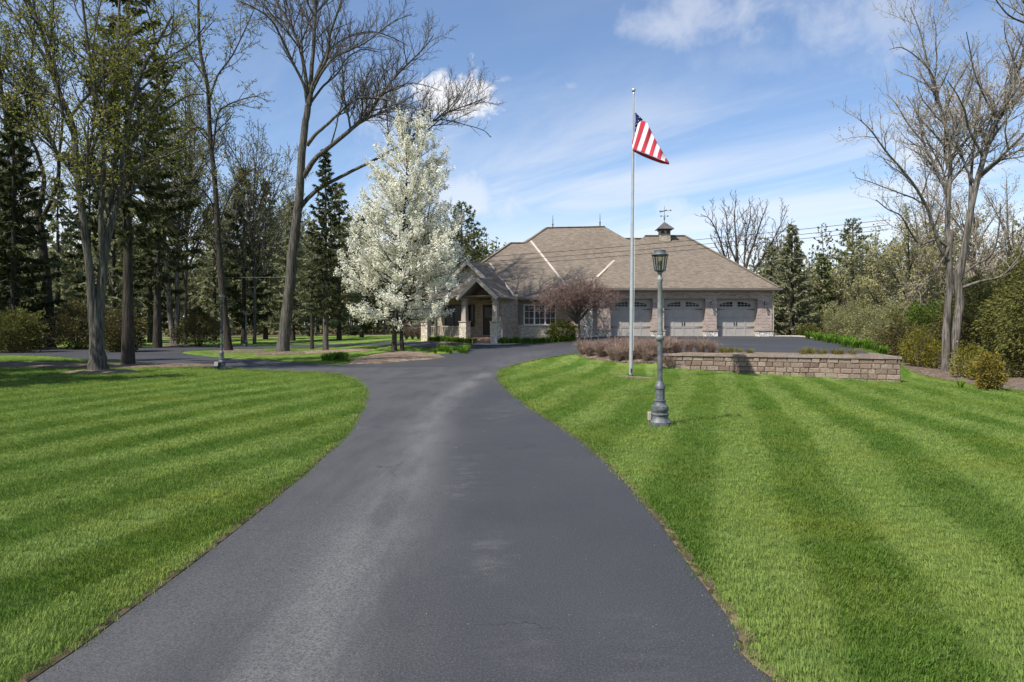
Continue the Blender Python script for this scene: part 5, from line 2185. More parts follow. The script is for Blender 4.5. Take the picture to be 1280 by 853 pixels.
# ---- tall budding tree beside the dark lamp post
b = g['t5'].copy()
b.z -= .05
gr = Grow(15, spacing=(.42, .28, .22, .18), ratio=(.40, .47, .46, .45), angle=(55, 48, 44, 42), up=(.15, .1, .05, .0), levels=4, wig=.22, thick=.03, min_r=.0115, tip_r=.009, leaf_from=2)
gr.limb(pix_limb(b, b.y, [(286, 443), (284, 420), (281, 395), (277, 352), (273, 310), (271, 268), (268, 225), (262, 158), (260, 113), (253, 79), (249, 51), (248, 0), (247, -50)]), .27, .06, 0, .42, length=9, flare=.3)
for pts, dy, r0, r1, st in (
        ([(266, 190), (272, 145), (284, 132), (304, 124), (322, 121), (335, 128)], -2.0, .09, .02, .2),
        ([(264, 175), (250, 160), (235, 165), (218, 182), (200, 198), (184, 208), (165, 220)], -2.5, .09, .02, .15),
        ([(262, 125), (272, 95), (290, 70), (305, 40), (318, 10), (325, -20)], 1.5, .09, .02, .2),
        ([(258, 100), (238, 70), (222, 40), (210, 5)], 1.5, .08, .02, .2),
        ([(272, 285), (285, 250), (300, 225), (320, 210), (342, 215)], -1.8, .07, .02, .2),
        ([(270, 262), (255, 240), (238, 232), (215, 238), (195, 252)], -1.8, .07, .02, .2),
        ([(275, 330), (262, 300), (248, 290), (228, 296)], -1.4, .05, .015, .2)):
    gr.limb(pix_limb(b, b.y, pts, dy), r0 * .78, r1, 0, st)
finish_tree('budding_tree', b, gr, 'bark_dark', 'twig_grey', 'tall single-trunked budding tree behind the dark lamp post', leaf='bud', lsize=.09, lnum=.9, ljit=.05)
print('t5', gr.count)

# ---- forked tree standing further back on the left
b = g['t3'].copy()
b.z -= .05
gr = Grow(25, spacing=(.6, .38, .28, .22), ratio=(.42, .47, .46, .45), angle=(48, 46, 44, 42), up=(.3, .2, .1, .0), levels=4, wig=.2, thick=.035, min_r=.013, tip_r=.0105, leaf_from=2)
gr.limb(pix_limb(b, b.y, [(63, 440), (62, 400), (60, 370), (56, 330), (51, 290), (48, 262)]), .34, .25, 9, flare=.3)
for pts, dy, r0, r1, st in (
        ([(48, 266), (38, 238), (26, 220), (16, 195), (4, 127), (-4, 60), (-8, 0)], -2.0, .24, .05, .3),
        ([(49, 262), (55, 225), (46, 190), (38, 172), (34, 130), (40, 70), (44, 10)], 1.0, .20, .05, .3),
        ([(50, 280), (70, 235), (73, 200), (60, 166), (37, 129), (17, 98), (0, 72), (-15, 40)], -1.0, .19, .05, .3),
        ([(73, 200), (78, 150), (70, 100), (66, 50), (64, 0)], 1.0, .12, .03, .3)):
    gr.limb(pix_limb(b, b.y, pts, dy), r0 * .78, r1, 0, st)
finish_tree('budding_tree', b, gr, 'bark_dark', 'twig_dark', 'dark forked tree with a thick curved trunk, left of the twin-trunked tree', leaf='bud', lsize=.12, lnum=.9, ljit=.06)
print('t3', gr.count)

# ---- pale double trunk further back
b = g['t6'].copy()
b.z -= .05
gr = Grow(26, spacing=(.6, .45, .35, .3), ratio=(.4, .45, .42, .4), levels=3, wig=.2, thick=.04, min_r=.014, tip_r=.012, leaf_from=2)
for pts, dy, r0, r1, st in (
        ([(217, 435), (216, 418), (213, 395), (210, 350), (206, 300), (200, 240), (198, 180)], 0, .30, .06, .4),
        ([(219, 435), (220, 418), (222, 390), (221, 350), (222, 300), (226, 240), (224, 180)], 1, .30, .06, .4)):
    gr.limb(pix_limb(b, b.y, pts, dy), r0, r1, 0, st, flare=.2)
finish_tree('bare_tree', b, gr, 'bark_pale', 'twig_grey', 'pale double-trunked bare tree in its mulch ring beyond the looping drive', leaf='bud', lsize=.1, lnum=.5)

# ---- white blossoming tree
b = g['pear'].copy()
b.z -= .04
b.x = (496.5 - CX) / F * b.y
Yp = b.y
gr = Grow(33, spacing=(.34, .26, .22, .2), ratio=(.40, .45, .45, .4), angle=(36, 42, 45, 45), up=(.35, .22, .1, .0), levels=3, wig=.16, thick=.028, min_r=.007, tip_r=.005, leaf_from=1)
gr.limb(pix_limb(b, Yp, [(492.5, 441), (493, 420), (494, 400), (498, 370), (503, 300), (508, 230), (512, 175), (514, 142)]), .155, .03, 9, flare=.2)
gr.limb(pix_limb(b, Yp + .3, [(503, 441), (502, 420), (503, 400), (511, 370), (522, 330), (533, 285), (538, 250)], 1.6), .125, .03, 9, flare=.2)
rr = random.Random(9)
ZT = P3(0, 143, Yp).z - b.z


def pear_r(z_):
    """half-width of the crown at a height"""
    f = z_ / ZT
    pts = [(.115, 1.5), (.16, 2.9), (.24, 3.6), (.34, 3.75), (.45, 3.45), (.58, 3.0), (.70, 2.6), (.82, 2.15), (.92, 1.6), (1.0, .75)]
    for (a, ra), (c, rc) in zip(pts, pts[1:]):
        if f <= c:
            return ra + (rc - ra) * max(0, (f - a)) / (c - a)
    return .1


core = pix_limb(b, Yp, [(494, 400), (498, 370), (503, 300), (508, 230), (512, 175), (514, 142)])
for k in range(130):
    f = (k + .5) / 130
    zb = (.115 + .75 * f ** 1.1) * ZT
    xa = np.interp(zb, [c.z for c in core], [c.x for c in core])
    an = k * 2.39996 + rr.uniform(-.3, .3)
    zt_ = min(zb + rr.uniform(.9, 2.4), ZT * .985)
    if f < .12:
        zt_ = zb + rr.uniform(-.1, .7)
    R = pear_r(zt_) * rr.uniform(.86, 1.0)
    p0 = Vector((xa, .15, zb))
    p3 = Vector((xa * .75 + .30 + R * math.cos(an), R * math.sin(an) * .95, zt_))
    p1 = p0.lerp(p3, .35) + Vector((0, 0, -.1))
    p2 = p0.lerp(p3, .7) + Vector((0, 0, -.12))
    gr.limb([p0, p1, p2, p3], .045 * (1.1 - .6 * f), .008, 0, .22)
tips = np.array(gr.tips)
rng = np.random.default_rng(4)
# clusters of small flowers along the twigs, with bare gaps between
cl = tips[rng.random(len(tips)) < min(1.0, 46000 / len(tips))]
zrel = cl[:, 2] / ZT
dens = np.array([mnoise.noise(Vector(tuple(c * .75))) for c in cl])
cl = cl[dens > -.42]
per = 8
fl_ = np.repeat(cl, per, 0) + rng.normal(0, .075, (len(cl) * per, 3)) * np.array([1, 1, 1.1])
V, Q = quads_at(fl_, .084, rng, 1.1)
lf = np.repeat(tips, 1, 0)
V2, Q2 = quads_at(lf, .085, rng, 1.7, .08)
finish_tree('blossoming_tree', b, gr, 'bark_dark', 'twig_dark', 'tree full of white blossom standing on the mulched island in front of the porch', extra=[(V, Q, M['blossom']), (V2, Q2, M['pear_leaf'])])
print('pear', gr.count, len(cl))


# ---- conifers
def conifer(name, base, h, rad, label, seed, mat='spruce', z0=.12, lean=0.0, dens=1.0, droop=.35, trunk_r=.2, spr=.34, bark='bark_dark', group=None, bare=.25, cat='tree', top_pow=.85, ragged=.2, rows=None):
    r = random.Random(seed)
    rng = np.random.default_rng(seed)
    tb = Tubes()
    n = 12
    tb.add([Vector((lean * (k / n) ** 1.3, 0, -.1 + (h + .1) * k / n)) for k in range(n + 1)], [trunk_r * (1 + .35 * math.exp(-k)) * (1 - k / n) ** .8 + .012 for k in range(n + 1)], 10)
    br = Tubes()
    Cs, Ds = [], []
    nb = rows or int(h * 9 * dens)
    for k in range(nb):
        f = (k + r.random()) / nb
        zz = h * (z0 + (1 - z0) * f)
        R = rad * ((1 - f) ** top_pow) * r.uniform(1 - ragged * 2, 1 + ragged * .6) + .12
        if f < .06:
            R *= .65
        an = k * 2.39996 + r.uniform(-.4, .4)
        dx, dy = math.cos(an), math.sin(an)
        dz = -droop * (1 - f) * R + .25 * f * R
        p0 = Vector((lean * (zz / h) ** 1.3, 0, zz))
        P = []
        for i in range(5):
            q = i / 4
            P.append(p0 + Vector((dx * R * q, dy * R * q, dz * (q ** .8) + (.12 * R * q * q) + (-.10 * R * math.sin(q * math.pi)))))
        br.add(P, [.028 * (1 - .85 * i / 4) * (R / rad + .3) for i in range(5)], 4)
        m = max(4, int(R * 11 * dens))
        for i in range(m):
            q = bare + (1.04 - bare) * ((i + r.random()) / m) ** .9
            j = min(3, int(min(q, .999) * 4))
            c = P[j].lerp(P[j + 1], q * 4 - j)
            for sd in (-1, 1):
                a2 = an + sd * r.uniform(.4, 1.1)
                ln = spr * r.uniform(.6, 1.2) * (1.25 - .5 * q)
                d = Vector((math.cos(a2), math.sin(a2), r.uniform(-.55, .1)))
                Cs.append(tuple(c + d * ln * .5))
                Ds.append(tuple(d))
                if r.random() < .5:
                    d2 = Vector((math.cos(a2) * .5, math.sin(a2) * .5, -.8))
                    Cs.append(tuple(c + d2 * ln * .45))
                    Ds.append(tuple(d2))
        # top tuft
    for i in range(14):
        zz = h * (1 - .10 * r.random())
        a2 = r.uniform(0, 6.28)
        d = Vector((math.cos(a2), math.sin(a2), .6))
        Cs.append((lean + d.x * .1, d.y * .1, zz))
        Ds.append(tuple(d))
    Cs, Ds = np.array(Cs), np.array(Ds)
    V1, Q1 = quads_at(Cs, spr * 1.05, rng, 2.9, direc=Ds)
    V2, Q2 = quads_at(Cs + rng.normal(0, .04, Cs.shape), spr * .95, rng, 3.1, direc=Ds)
    t = empty(name, base, label, cat, group)
    link('trunk', tb.mesh('trunk', M[bark]), t)
    link('branches', br.mesh('branches', M['twig_dark']), t)
    leaves('crown', [(V1, Q1, M[mat]), (V2, Q2, M[mat])], t)
    return t


def at(px, py, dz=-.05):
    q = G(px, py)
    q.z += dz
    return q


def hpx(y0, y1, Y):
    return (y0 - y1) / F * Y


q = at(160, 457)
conifer('spruce', q, 17.5, 2.7, 'tall dark spruce with a bare lower trunk right behind the twin-trunked tree', 41, z0=.30, trunk_r=.20, dens=.55, ragged=.38, spr=.42)
q = at(5, 436)
conifer('spruce', q, 12.2, 3.3, 'dense dark spruce at the left edge of the lawn with branches to the ground', 42, z0=.02, trunk_r=.2, dens=1.15, spr=.42)
q = Vector((-25.2, 48.5, 0))
conifer('spruce', q, 21, 3.4, 'tall spruce with drooping dark boughs behind the pale double trunk', 43, z0=.22, trunk_r=.24, dens=.5, ragged=.35, spr=.5)
q = at(407, 440)
conifer('spruce', q, hpx(440, 186, q.y), 1.45, 'slim dark spruce with a bare pale trunk right of the huge bare tree', 44, z0=.20, trunk_r=.14, dens=1.0, ragged=.35, spr=.28, bark='bark_grey', bare=.1)
q = at(390, 437)
conifer('spruce', q, 8.6, 1.5, 'thin shorter spruce with a dark stem between the huge bare tree and the slim spruce', 45, mat='spruce_lit', z0=.30, trunk_r=.10, dens=.9, ragged=.35, spr=.28)
q = at(38, 434)
conifer('spruce', Vector((-32.5, 44.5, 0)), 16, 3.0, 'dark spruce behind the forked tree at the left edge', 46, z0=.1, trunk_r=.2, dens=.8, ragged=.3, spr=.5)
for k, (x_, y_, h_, r_w, lab) in enumerate(((-20.2, 14.3, 16, 3.5, 'broad spruce outside the view, nearest of those shading the left lawn'), (-27.5, 20.5, 19, 4.0, 'tallest spruce outside the view beyond the left lawn'), (-20.6, 17.6, 13, 3.0, 'spruce just outside the view whose shadow crosses the left lawn'), (-24.5, 19.5, 17, 3.6, 'second spruce outside the view shading the left mulch strip'), (-26.0, 25.0, 17, 3.6, 'spruce outside the view shading the start of the loop'))):
    conifer('spruce', Vector((x_, y_, -.05)), h_, r_w, lab, 47 + k, z0=.08, trunk_r=.25, dens=.75, ragged=.3, spr=.5)
for k, (px, Y, h, R, z0, mt, lab) in enumerate((
        (188, 62, 17, 3.2, .12, 'spruce', 'dark spruce behind the twin-trunked tree on the far grass'),
        (112, 66, 19, 3.4, .10, 'spruce', 'tall dark spruce far back between the twin trunks and the forked tree'),
        (305, 60, 15.5, 2.9, .13, 'spruce', 'spruce beyond the distant lamp post, left of the huge bare trunk'),
        (332, 72, 17, 3.2, .10, 'spruce_lit', 'paler spruce on the far grass just left of the huge bare trunk'),
        (424, 64, 15, 2.8, .12, 'spruce_lit', 'grey-green spruce half hidden behind the left side of the white blossom'),
        (268, 70, 14, 2.8, .10, 'spruce_lit', 'grey-green spruce behind the tall budding tree'),
        (72, 58, 14, 3.0, .10, 'spruce_lit', 'olive spruce right of the forked tree, behind the brownish juniper'),
        (142, 54, 13, 2.6, .16, 'spruce_lit', 'olive spruce behind the twin trunks'),
        (366, 66, 13.5, 2.8, .10, 'spruce_lit', 'olive spruce right behind the huge bare trunk'),
        (452, 74, 13.5, 3.0, .08, 'spruce', 'dark spruce behind the left edge of the blossom'))):
    conifer('spruce', Vector(((px - CX) / F * Y, Y, -.05)), h, R, lab, 60 + k, mat=mt, z0=z0, trunk_r=.2, dens=.5, ragged=.35, spr=.6)
# right of the house
q = Vector(((990 - CX) / F * 50, 50, .75))
conifer('spruce', q, P3(0, 281, 50).z - .75, 2.15, 'full green spruce standing just right of the garages', 51, mat='spruce_lit', z0=.03, trunk_r=.16, dens=1.35, spr=.34, droop=.25)
q = Vector(((964 - CX) / F * 58, 58, .8))
conifer('spruce', q, P3(0, 309, 58).z - .8, 1.5, 'small spruce peeping over the garage roof corner', 52, mat='spruce_lit', z0=.05, trunk_r=.12, dens=1.0, spr=.36)
q = Vector(((1027 - CX) / F * 62, 62, .6))
conifer('spruce', q, P3(0, 318, 62).z - .6, 1.9, 'short spruce between the full green spruce and the pine', 53, mat='pine', z0=.05, trunk_r=.12, dens=.9, spr=.42)


# pines: fewer, upswept branches with bottle-brush tufts
def pine(base, h, rad, label, seed, z0=.25, mat='pine', nb=60, trunk_r=.2, lean=0, flat=.6):
    r = random.Random(seed)
    rng = np.random.default_rng(seed)
    tb, br = Tubes(), Tubes()
    n = 10
    tb.add([Vector((lean * (k / n), 0, -.1 + (h * .97 + .1) * k / n)) for k in range(n + 1)], [trunk_r * (1 - .9 * k / n) + .02 for k in range(n + 1)], 9)
    Cs, Ds = [], []
    for k in range(nb):
        f = (k + r.random()) / nb
        zz = h * (z0 + (.98 - z0) * f)
        R = rad * (1 - f ** 2.2) * r.uniform(.55, 1.1) + .25
        an = k * 2.39996 + r.uniform(-.5, .5)
        dx, dy = math.cos(an), math.sin(an)
        p0 = Vector((lean * zz / h, 0, zz))
        rise = R * r.uniform(.1, flat)
        P = [p0 + Vector((dx * R * q, dy * R * q, rise * q ** 1.5)) for q in (0, .33, .66, 1)]
        br.add(P, [.04, .03, .022, .012], 4)
        for i in range(int(R * 7)):
            q = .35 + .65 * ((i + r.random()) / max(1, int(R * 7)))
            c = p0 + Vector((dx * R * q, dy * R * q, rise * q ** 1.5)) + Vector((r.gauss(0, .14), r.gauss(0, .14), r.gauss(.08, .09)))
            for _ in range(7):
                d = (Vector((dx, dy, .7)) + rvec(r) * .9).normalized()
                Cs.append(tuple(c + d * .12))
                Ds.append(tuple(d))
    V1, Q1 = quads_at(Cs, .36, rng, 4.2, direc=Ds)
    t = empty('pine', base, label, 'tree')
    link('trunk', tb.mesh('trunk', M['bark_grey']), t)
    link('branches', br.mesh('branches', M['twig_grey']), t)
    leaves('crown', [(V1, Q1, M[mat])], t)


q = Vector(((577 - CX) / F * 62, 62, .6))
pine(q, P3(0, 250, 62).z - .6, 3.3, 'pine tree with open tufted branches behind the porch, right of the white blossom', 71, z0=.3, nb=80)
q = Vector(((1066 - CX) / F * 66, 66, .3))
pine(q, P3(0, 272, 66).z - .3, 3.0, 'pine rising above the olive trees right of the garages', 72, z0=.2, nb=80)
q = Vector(((545 - CX) / F * 70, 70, .6))
pine(q, 12.5, 3.2, 'dark pine behind the white blossom', 73, z0=.15, mat='spruce_lit', nb=70)

# ---- the big pale tree on the right, by the mulch bed
b = Vector(((1189 - CX) / F * 31, 31, 0))
b.z = H(b.x, b.y) - .05
gr = Grow(81, spacing=(.40, .25, .18, .15), ratio=(.42, .47, .46, .45), angle=(46, 46, 44, 42), up=(.3, .25, .15, .1), levels=4, wig=.24, thick=.03, min_r=.0075, tip_r=.0058, leaf_from=3)
gr.limb(pix_limb(b, b.y, [(1183, 466), (1182, 440), (1184, 400), (1187, 360), (1186, 320), (1189, 290)]), .20, .11, 9, flare=.3)
gr.limb(pix_limb(b, b.y - .3, [(1194, 467), (1193, 445), (1197, 400), (1200, 375), (1197, 350), (1200, 330)]), .23, .15, 9, flare=.3)
for pts, dy, r0, r1, st in (
        ([(1187, 345), (1184, 300), (1186, 240), (1188, 200), (1180, 150), (1168, 110), (1160, 80), (1150, 40), (1138, 10)], 1.0, .17, .02, .25),
        ([(1198, 350), (1204, 320), (1212, 270), (1222, 225), (1232, 190), (1246, 150), (1262, 115), (1276, 80), (1284, 30), (1286, -30)], -1.0, .22, .04, .3),
        ([(1212, 270), (1214, 220), (1219, 170), (1226, 120), (1222, 70)], 1.8, .11, .02, .3),
        ([(1200, 345), (1222, 330), (1240, 318), (1248, 290), (1251, 255)], -1.5, .08, .02, .3),
        ([(1197, 362), (1225, 352), (1252, 345), (1275, 320), (1290, 300)], -2.0, .10, .02, .3),
        ([(1186, 310), (1170, 300), (1150, 305), (1138, 290), (1126, 270), (1110, 262), (1095, 250)], -1.5, .09, .02, .25),
        ([(1190, 330), (1176, 312), (1162, 268), (1148, 240), (1130, 215), (1108, 190), (1090, 165), (1075, 150)], -2.0, .12, .02, .3),
        ([(1186, 250), (1172, 215), (1155, 180), (1135, 155), (1120, 130), (1108, 118)], 1.5, .09, .015, .25),
        ([(1180, 150), (1172, 120), (1166, 95), (1150, 75), (1128, 60), (1112, 62)], -1.2, .07, .015, .25),
        ([(1222, 225), (1245, 205), (1268, 190), (1290, 188)], 1.2, .08, .02, .2),
        ([(1246, 150), (1230, 120), (1218, 90), (1212, 60), (1208, 40)], -1.2, .06, .015, .25),
        ([(1190, 200), (1205, 180), (1216, 150), (1214, 120)], -1.0, .06, .015, .25),
        ([(1192, 300), (1175, 330), (1158, 350), (1143, 372), (1128, 395)], -1.5, .05, .012, .3),
        ([(1284, 30), (1262, 20), (1245, 0), (1232, -25)], -1.0, .06, .015, .15),
        ([(1284, 10), (1270, -15), (1262, -50)], -1.0, .06, .015, .15)):
    gr.limb(pix_limb(b, b.y, pts, dy), r0 * .78, r1, 0, st)
finish_tree('bare_tree', b, gr, 'bark_pale', 'twig_tan', 'big pale-barked bare tree with two trunks at the edge of the mulch bed', leaf='bud_tan', lsize=.065, lnum=.22, ljit=.04)
print('right', gr.count)

# bare tree behind the garage roof
b = Vector(((925 - CX) / F * 68, 68, .7))
gr = Grow(91, spacing=(.5, .36, .28, .25), ratio=(.4, .45, .42, .4), angle=(42, 44, 44, 42), up=(.3, .3, .2, .1), levels=3, wig=.2, thick=.05, min_r=.019, tip_r=.015, leaf_from=9)
gr.limb(pix_limb(b, b.y, [(926, 424), (926, 395), (925, 370), (924, 355)]), .35, .3, 9)
for pts, dy, r0, r1 in (
        ([(924, 365), (912, 335), (905, 318), (898, 295), (888, 275), (876, 268)], -1.5, .17, .02),
        ([(925, 362), (922, 330), (920, 300), (918, 270), (920, 250)], 1.5, .18, .02),
        ([(926, 362), (935, 325), (944, 300), (952, 275), (958, 258)], -1.0, .18, .02),
        ([(927, 365), (945, 335), (960, 312), (974, 285), (984, 262)], 1.0, .15, .02),
        ([(921, 330), (910, 300), (908, 270), (902, 258)], 2.0, .10, .02),
        ([(930, 340), (932, 300), (938, 270), (936, 250)], 2.0, .10, .02)):
    gr.limb(pix_limb(b, b.y, pts, dy), r0, r1, 0, .2)
finish_tree('bare_tree', b, gr, 'twig_dark', 'twig_grey', 'bare tree with a fan of grey branches behind the garage roof')

# red-brown weeping maple in front of the house
b = at(722, 423.5)
b = Vector(((722 - CX) / F * 42.6, 42.6, H((722 - CX) / F * 42.6, 42.6) - .04))
Ym = b.y
gr = Grow(101, spacing=(.12, .09, .08, .1), ratio=(.42, .52, .5, .4), angle=(42, 44, 46, 40), up=(.15, .05, -.05, -.1), levels=3, wig=.28, thick=.022, min_r=.0085, tip_r=.0068, leaf_from=9)
gr.limb(pix_limb(b, Ym, [(724, 426), (724, 412), (723.5, 402), (721, 394)]), .085, .075, 9, flare=.2)
r3 = random.Random(5)
for k in range(34):
    an = k * 2.39996
    R = 3.05 * math.sqrt((k + .6) / 34)
    zt_ = 3.85 - 1.9 * (R / 3.1) ** 2.6 + r3.uniform(-.15, .15)
    p0 = Vector((-.05 + .02 * math.cos(an), .02 * math.sin(an), 1.25 + r3.uniform(-.15, .35)))
    p3 = Vector((R * math.cos(an) + .05, R * math.sin(an), zt_))
    p1 = p0.lerp(p3, .33) + Vector((0, 0, .25 + .2 * R / 2.6))
    p2 = p0.lerp(p3, .68) + Vector((0, 0, .38 + .25 * R / 2.6))
    gr.limb([p0, p1, p2, p3], .038, .008, 0, .3)
finish_tree('weeping_maple', b, gr, 'bark_grey', 'twig_red', 'leafless umbrella-shaped maple with red-brown twigs in front of the house')
print('maple', gr.count)


# ---- shrubs
def shrub(name, base, rx, ry, h, mat, label, seed, n=5000, size=.06, aspect=1.6, shape='dome', group=None, cat='shrub', clump=1.0, inner=.35, stems=16, stem_mat='twig_dark', up=.0):
    r = random.Random(seed)
    rng = np.random.default_rng(seed)
    tb = Tubes()
    for k in range(stems):
        an = k * 2.4
        q = math.sqrt((k + .5) / stems)
        e = Vector((rx * .75 * q * math.cos(an), ry * .75 * q * math.sin(an), h * r.uniform(.55, .85)))
        tb.add([Vector((e.x * .12, e.y * .12, -.05)), e * .5 + Vector((0, 0, .05)), e], [.02, .014, .006], 4)
    U = rng.normal(size=(n * 3, 3))
    U /= np.linalg.norm(U, axis=1, keepdims=True)
    rad = inner + (1 - inner) * rng.random(n * 3) ** .45
    nz = np.array([mnoise.noise(Vector((u[0] * 2.3 * clump + seed, u[1] * 2.3 * clump, u[2] * 2.3 * clump))) + .5 * mnoise.noise(Vector((u[0] * 6 * clump, u[1] * 6 * clump + seed, u[2] * 6 * clump))) for u in U])
    rad = rad * (1 + .42 * nz)
    U2 = U * rad[:, None]
    if shape == 'dome':
        Cn = np.c_[U2[:, 0] * rx, U2[:, 1] * ry, h * .48 + U2[:, 2] * h * .52]
    elif shape == 'cone':
        zf = (U2[:, 2] + 1) / 2
        k_ = np.clip(1.15 * (1 - zf) ** .75 + .05, 0, 1)
        Cn = np.c_[U2[:, 0] * rx * k_ * 1.25, U2[:, 1] * ry * k_ * 1.25, zf * h]
    elif shape == 'column':
        zf = (U2[:, 2] + 1) / 2
        k_ = np.clip(1.5 * np.sqrt(np.clip(1 - zf, 0, 1)), .1, 1) * np.clip(.75 + zf, 0, 1)
        Cn = np.c_[U2[:, 0] * rx * k_ * 1.2, U2[:, 1] * ry * k_ * 1.2, zf * h]
    Cn = Cn[(Cn[:, 2] > .02) & (rng.random(len(Cn)) < .55 + .6 * nz)][:n]
    dirs = np.c_[Cn[:, 0] / rx, Cn[:, 1] / ry, (Cn[:, 2] / h - .4) + up]
    V, Q = quads_at(Cn, size, rng, aspect, direc=dirs)
    t = empty(name, base, label, cat, group)
    link('stems', tb.mesh('stems', M[stem_mat]), t)
    leaves('foliage', [(V, Q, M[mat])], t)
    return t


def onland(x, y, dz=-.03):
    return Vector((x, y, H(x, y) + dz))


shrub('round_bush', onland((702 - CX) / F * 43.6, 43.6), .92, .85, 1.42, 'bush_round', 'clipped round olive-green bush under the front window beside the red-brown maple', 3, 6500, .075)
b = G(1236, 488.5)
shrub('golden_bush', b, .44, .42, 1.22, 'gold_bush', 'small egg-shaped golden-green bush on the right-hand mulch bed', 4, 6000, .06, 1.8, inner=.45)
# cedars and dense evergreens at the right edge
for k, (px, Y, h, R, n, lab) in enumerate((
        (1276, 30, 4.7, 1.3, 20000, 'tall dark green cedar at the right edge behind the golden bush'),
        (1312, 27, 5.2, 1.5, 18000, 'dark cedar cut by the right edge of the view'),
        (1222, 37, 4.8, 1.7, 15000, 'dark cedar directly behind the big pale trunks'),
        (1272, 38, 6.0, 1.8, 15000, 'broad cedar rising behind the other cedars at the right'))):
    shrub('cedar', onland((px - CX) / F * Y, Y), R, R, h, 'thuja', lab, 14 + k, n, .125, 2.4, 'column', cat='tree', clump=2.4, inner=.3, up=-.5, stems=6)
# yellow-green shrubs at the foot of the trees
for k, (px, Y, h, R, lab, mt) in enumerate((
        (1150, 33.5, 2.0, .85, 'yellow-green shrub right of the retaining wall end', 'forsythia'),
        (1172, 32.5, 1.4, .7, 'low yellow-green shrub left of the pale trunks', 'forsythia'),
        (1211, 27.5, 1.5, .65, 'airy yellow-green shrub between the pale trunks and the golden bush', 'forsythia'),
        (1226, 26.3, 1.1, .5, 'small sparse yellow shrub touching the golden bush', 'forsythia'),
        (1128, 36, 2.3, 1.1, 'grey-green rounded shrub behind the right end of the retaining wall', 'juniper'),
        (1105, 39, 2.2, 1.2, 'olive shrub on the bank beyond the retaining wall', 'bush_olive'),
        (1085, 43, 2.8, 1.4, 'olive bush on the bank beside the court corner', 'bush_olive'),
        (1060, 47, 2.2, 1.5, 'tan-green bush at the far corner of the garage court', 'bush_olive'),
        (1036, 50, 2.4, 1.5, 'low tangled bush between the spruce and the far court corner', 'bush_olive'),
        (1190, 37, 2.6, 1.3, 'dark olive shrub behind the pale trunks', 'juniper'),
        (1165, 39, 3.4, 1.5, 'tall dark green shrub left of the pale trunks', 'leaf_green'),
        (1140, 41, 3.0, 1.5, 'dark green shrub above the grey-green rounded one', 'thuja'),
        (1212, 41, 3.6, 1.6, 'tall dark shrub between the pale trunks and the cedars', 'thuja'),
        (1115, 45, 3.2, 1.6, 'olive shrub standing behind the bank shrubs', 'bush_olive'),
        (1075, 53, 3.2, 1.9, 'broad olive shrub at the back of the court', 'bush_olive'),
        (1010, 47.5, 1.2, .8, 'low dark juniper at the foot of the full green spruce', 'thuja'),
        (1255, 27.8, .9, .7, 'low dark evergreen on the mulch bed beside the golden bush', 'thuja'))):
    shrub('shrub', onland((px - CX) / F * Y, Y), R, R, h, mt, lab, 30 + k, int(2600 * R * h), .085 if Y < 35 else .11, 1.9, clump=1.5, inner=.15, stems=20, stem_mat='twig_tan')
# junipers on the left
for k, (px, py, h, R, lab) in enumerate((
        (98, 437, 3.3, 1.5, 'brownish round juniper behind the twin-trunked tree'),
        (152, 440, 2.6, 1.3, 'dark low juniper between the spruce trunk and the twin trunks'),
        (248, 433, 3.2, 1.7, 'dark green juniper bush beyond the loop beside the dark lamp post'),
        (18, 441, 2.6, 1.5, 'dark low juniper under the left-edge spruce'))):
    q = at(px, py)
    shrub('juniper', q, R, R, h, 'juniper' if k != 3 else 'thuja', lab, 50 + k, 7000, .15, 2.2, 'cone' if k == 2 else 'dome', clump=1.5, inner=.3, up=.3)
# brown hedge beside the porch
for k in range(4):
    px, Y = 508 + k * 7.5, 49.5 - k * .5
    gr = Grow(120 + k, spacing=(.12, .1, .1, .1), ratio=(.42, .45, .4, .4), angle=(35, 40, 40, 40), up=(.3, .2, .1, 0), levels=2, wig=.25, thick=.05, min_r=.009, tip_r=.007, leaf_from=9)
    for i in range(22):
        an = i * 2.4
        q = math.sqrt((i + .5) / 22)
        gr.limb([(0, 0, 0), (.4 * q * math.cos(an), .4 * q * math.sin(an), .6), (.7 * q * math.cos(an), .7 * q * math.sin(an), 1.35 - .35 * q)], .016, .008, 0, .2)
    t = empty('dormant_hedge_shrub', onland((px - CX) / F * Y, Y), 'one of the leafless red-brown shrubs left of the porch railing', 'shrub', 'red-brown shrubs left of the porch')
    link('stems', gr.twig.mesh('stems', M['twig_red']), t)

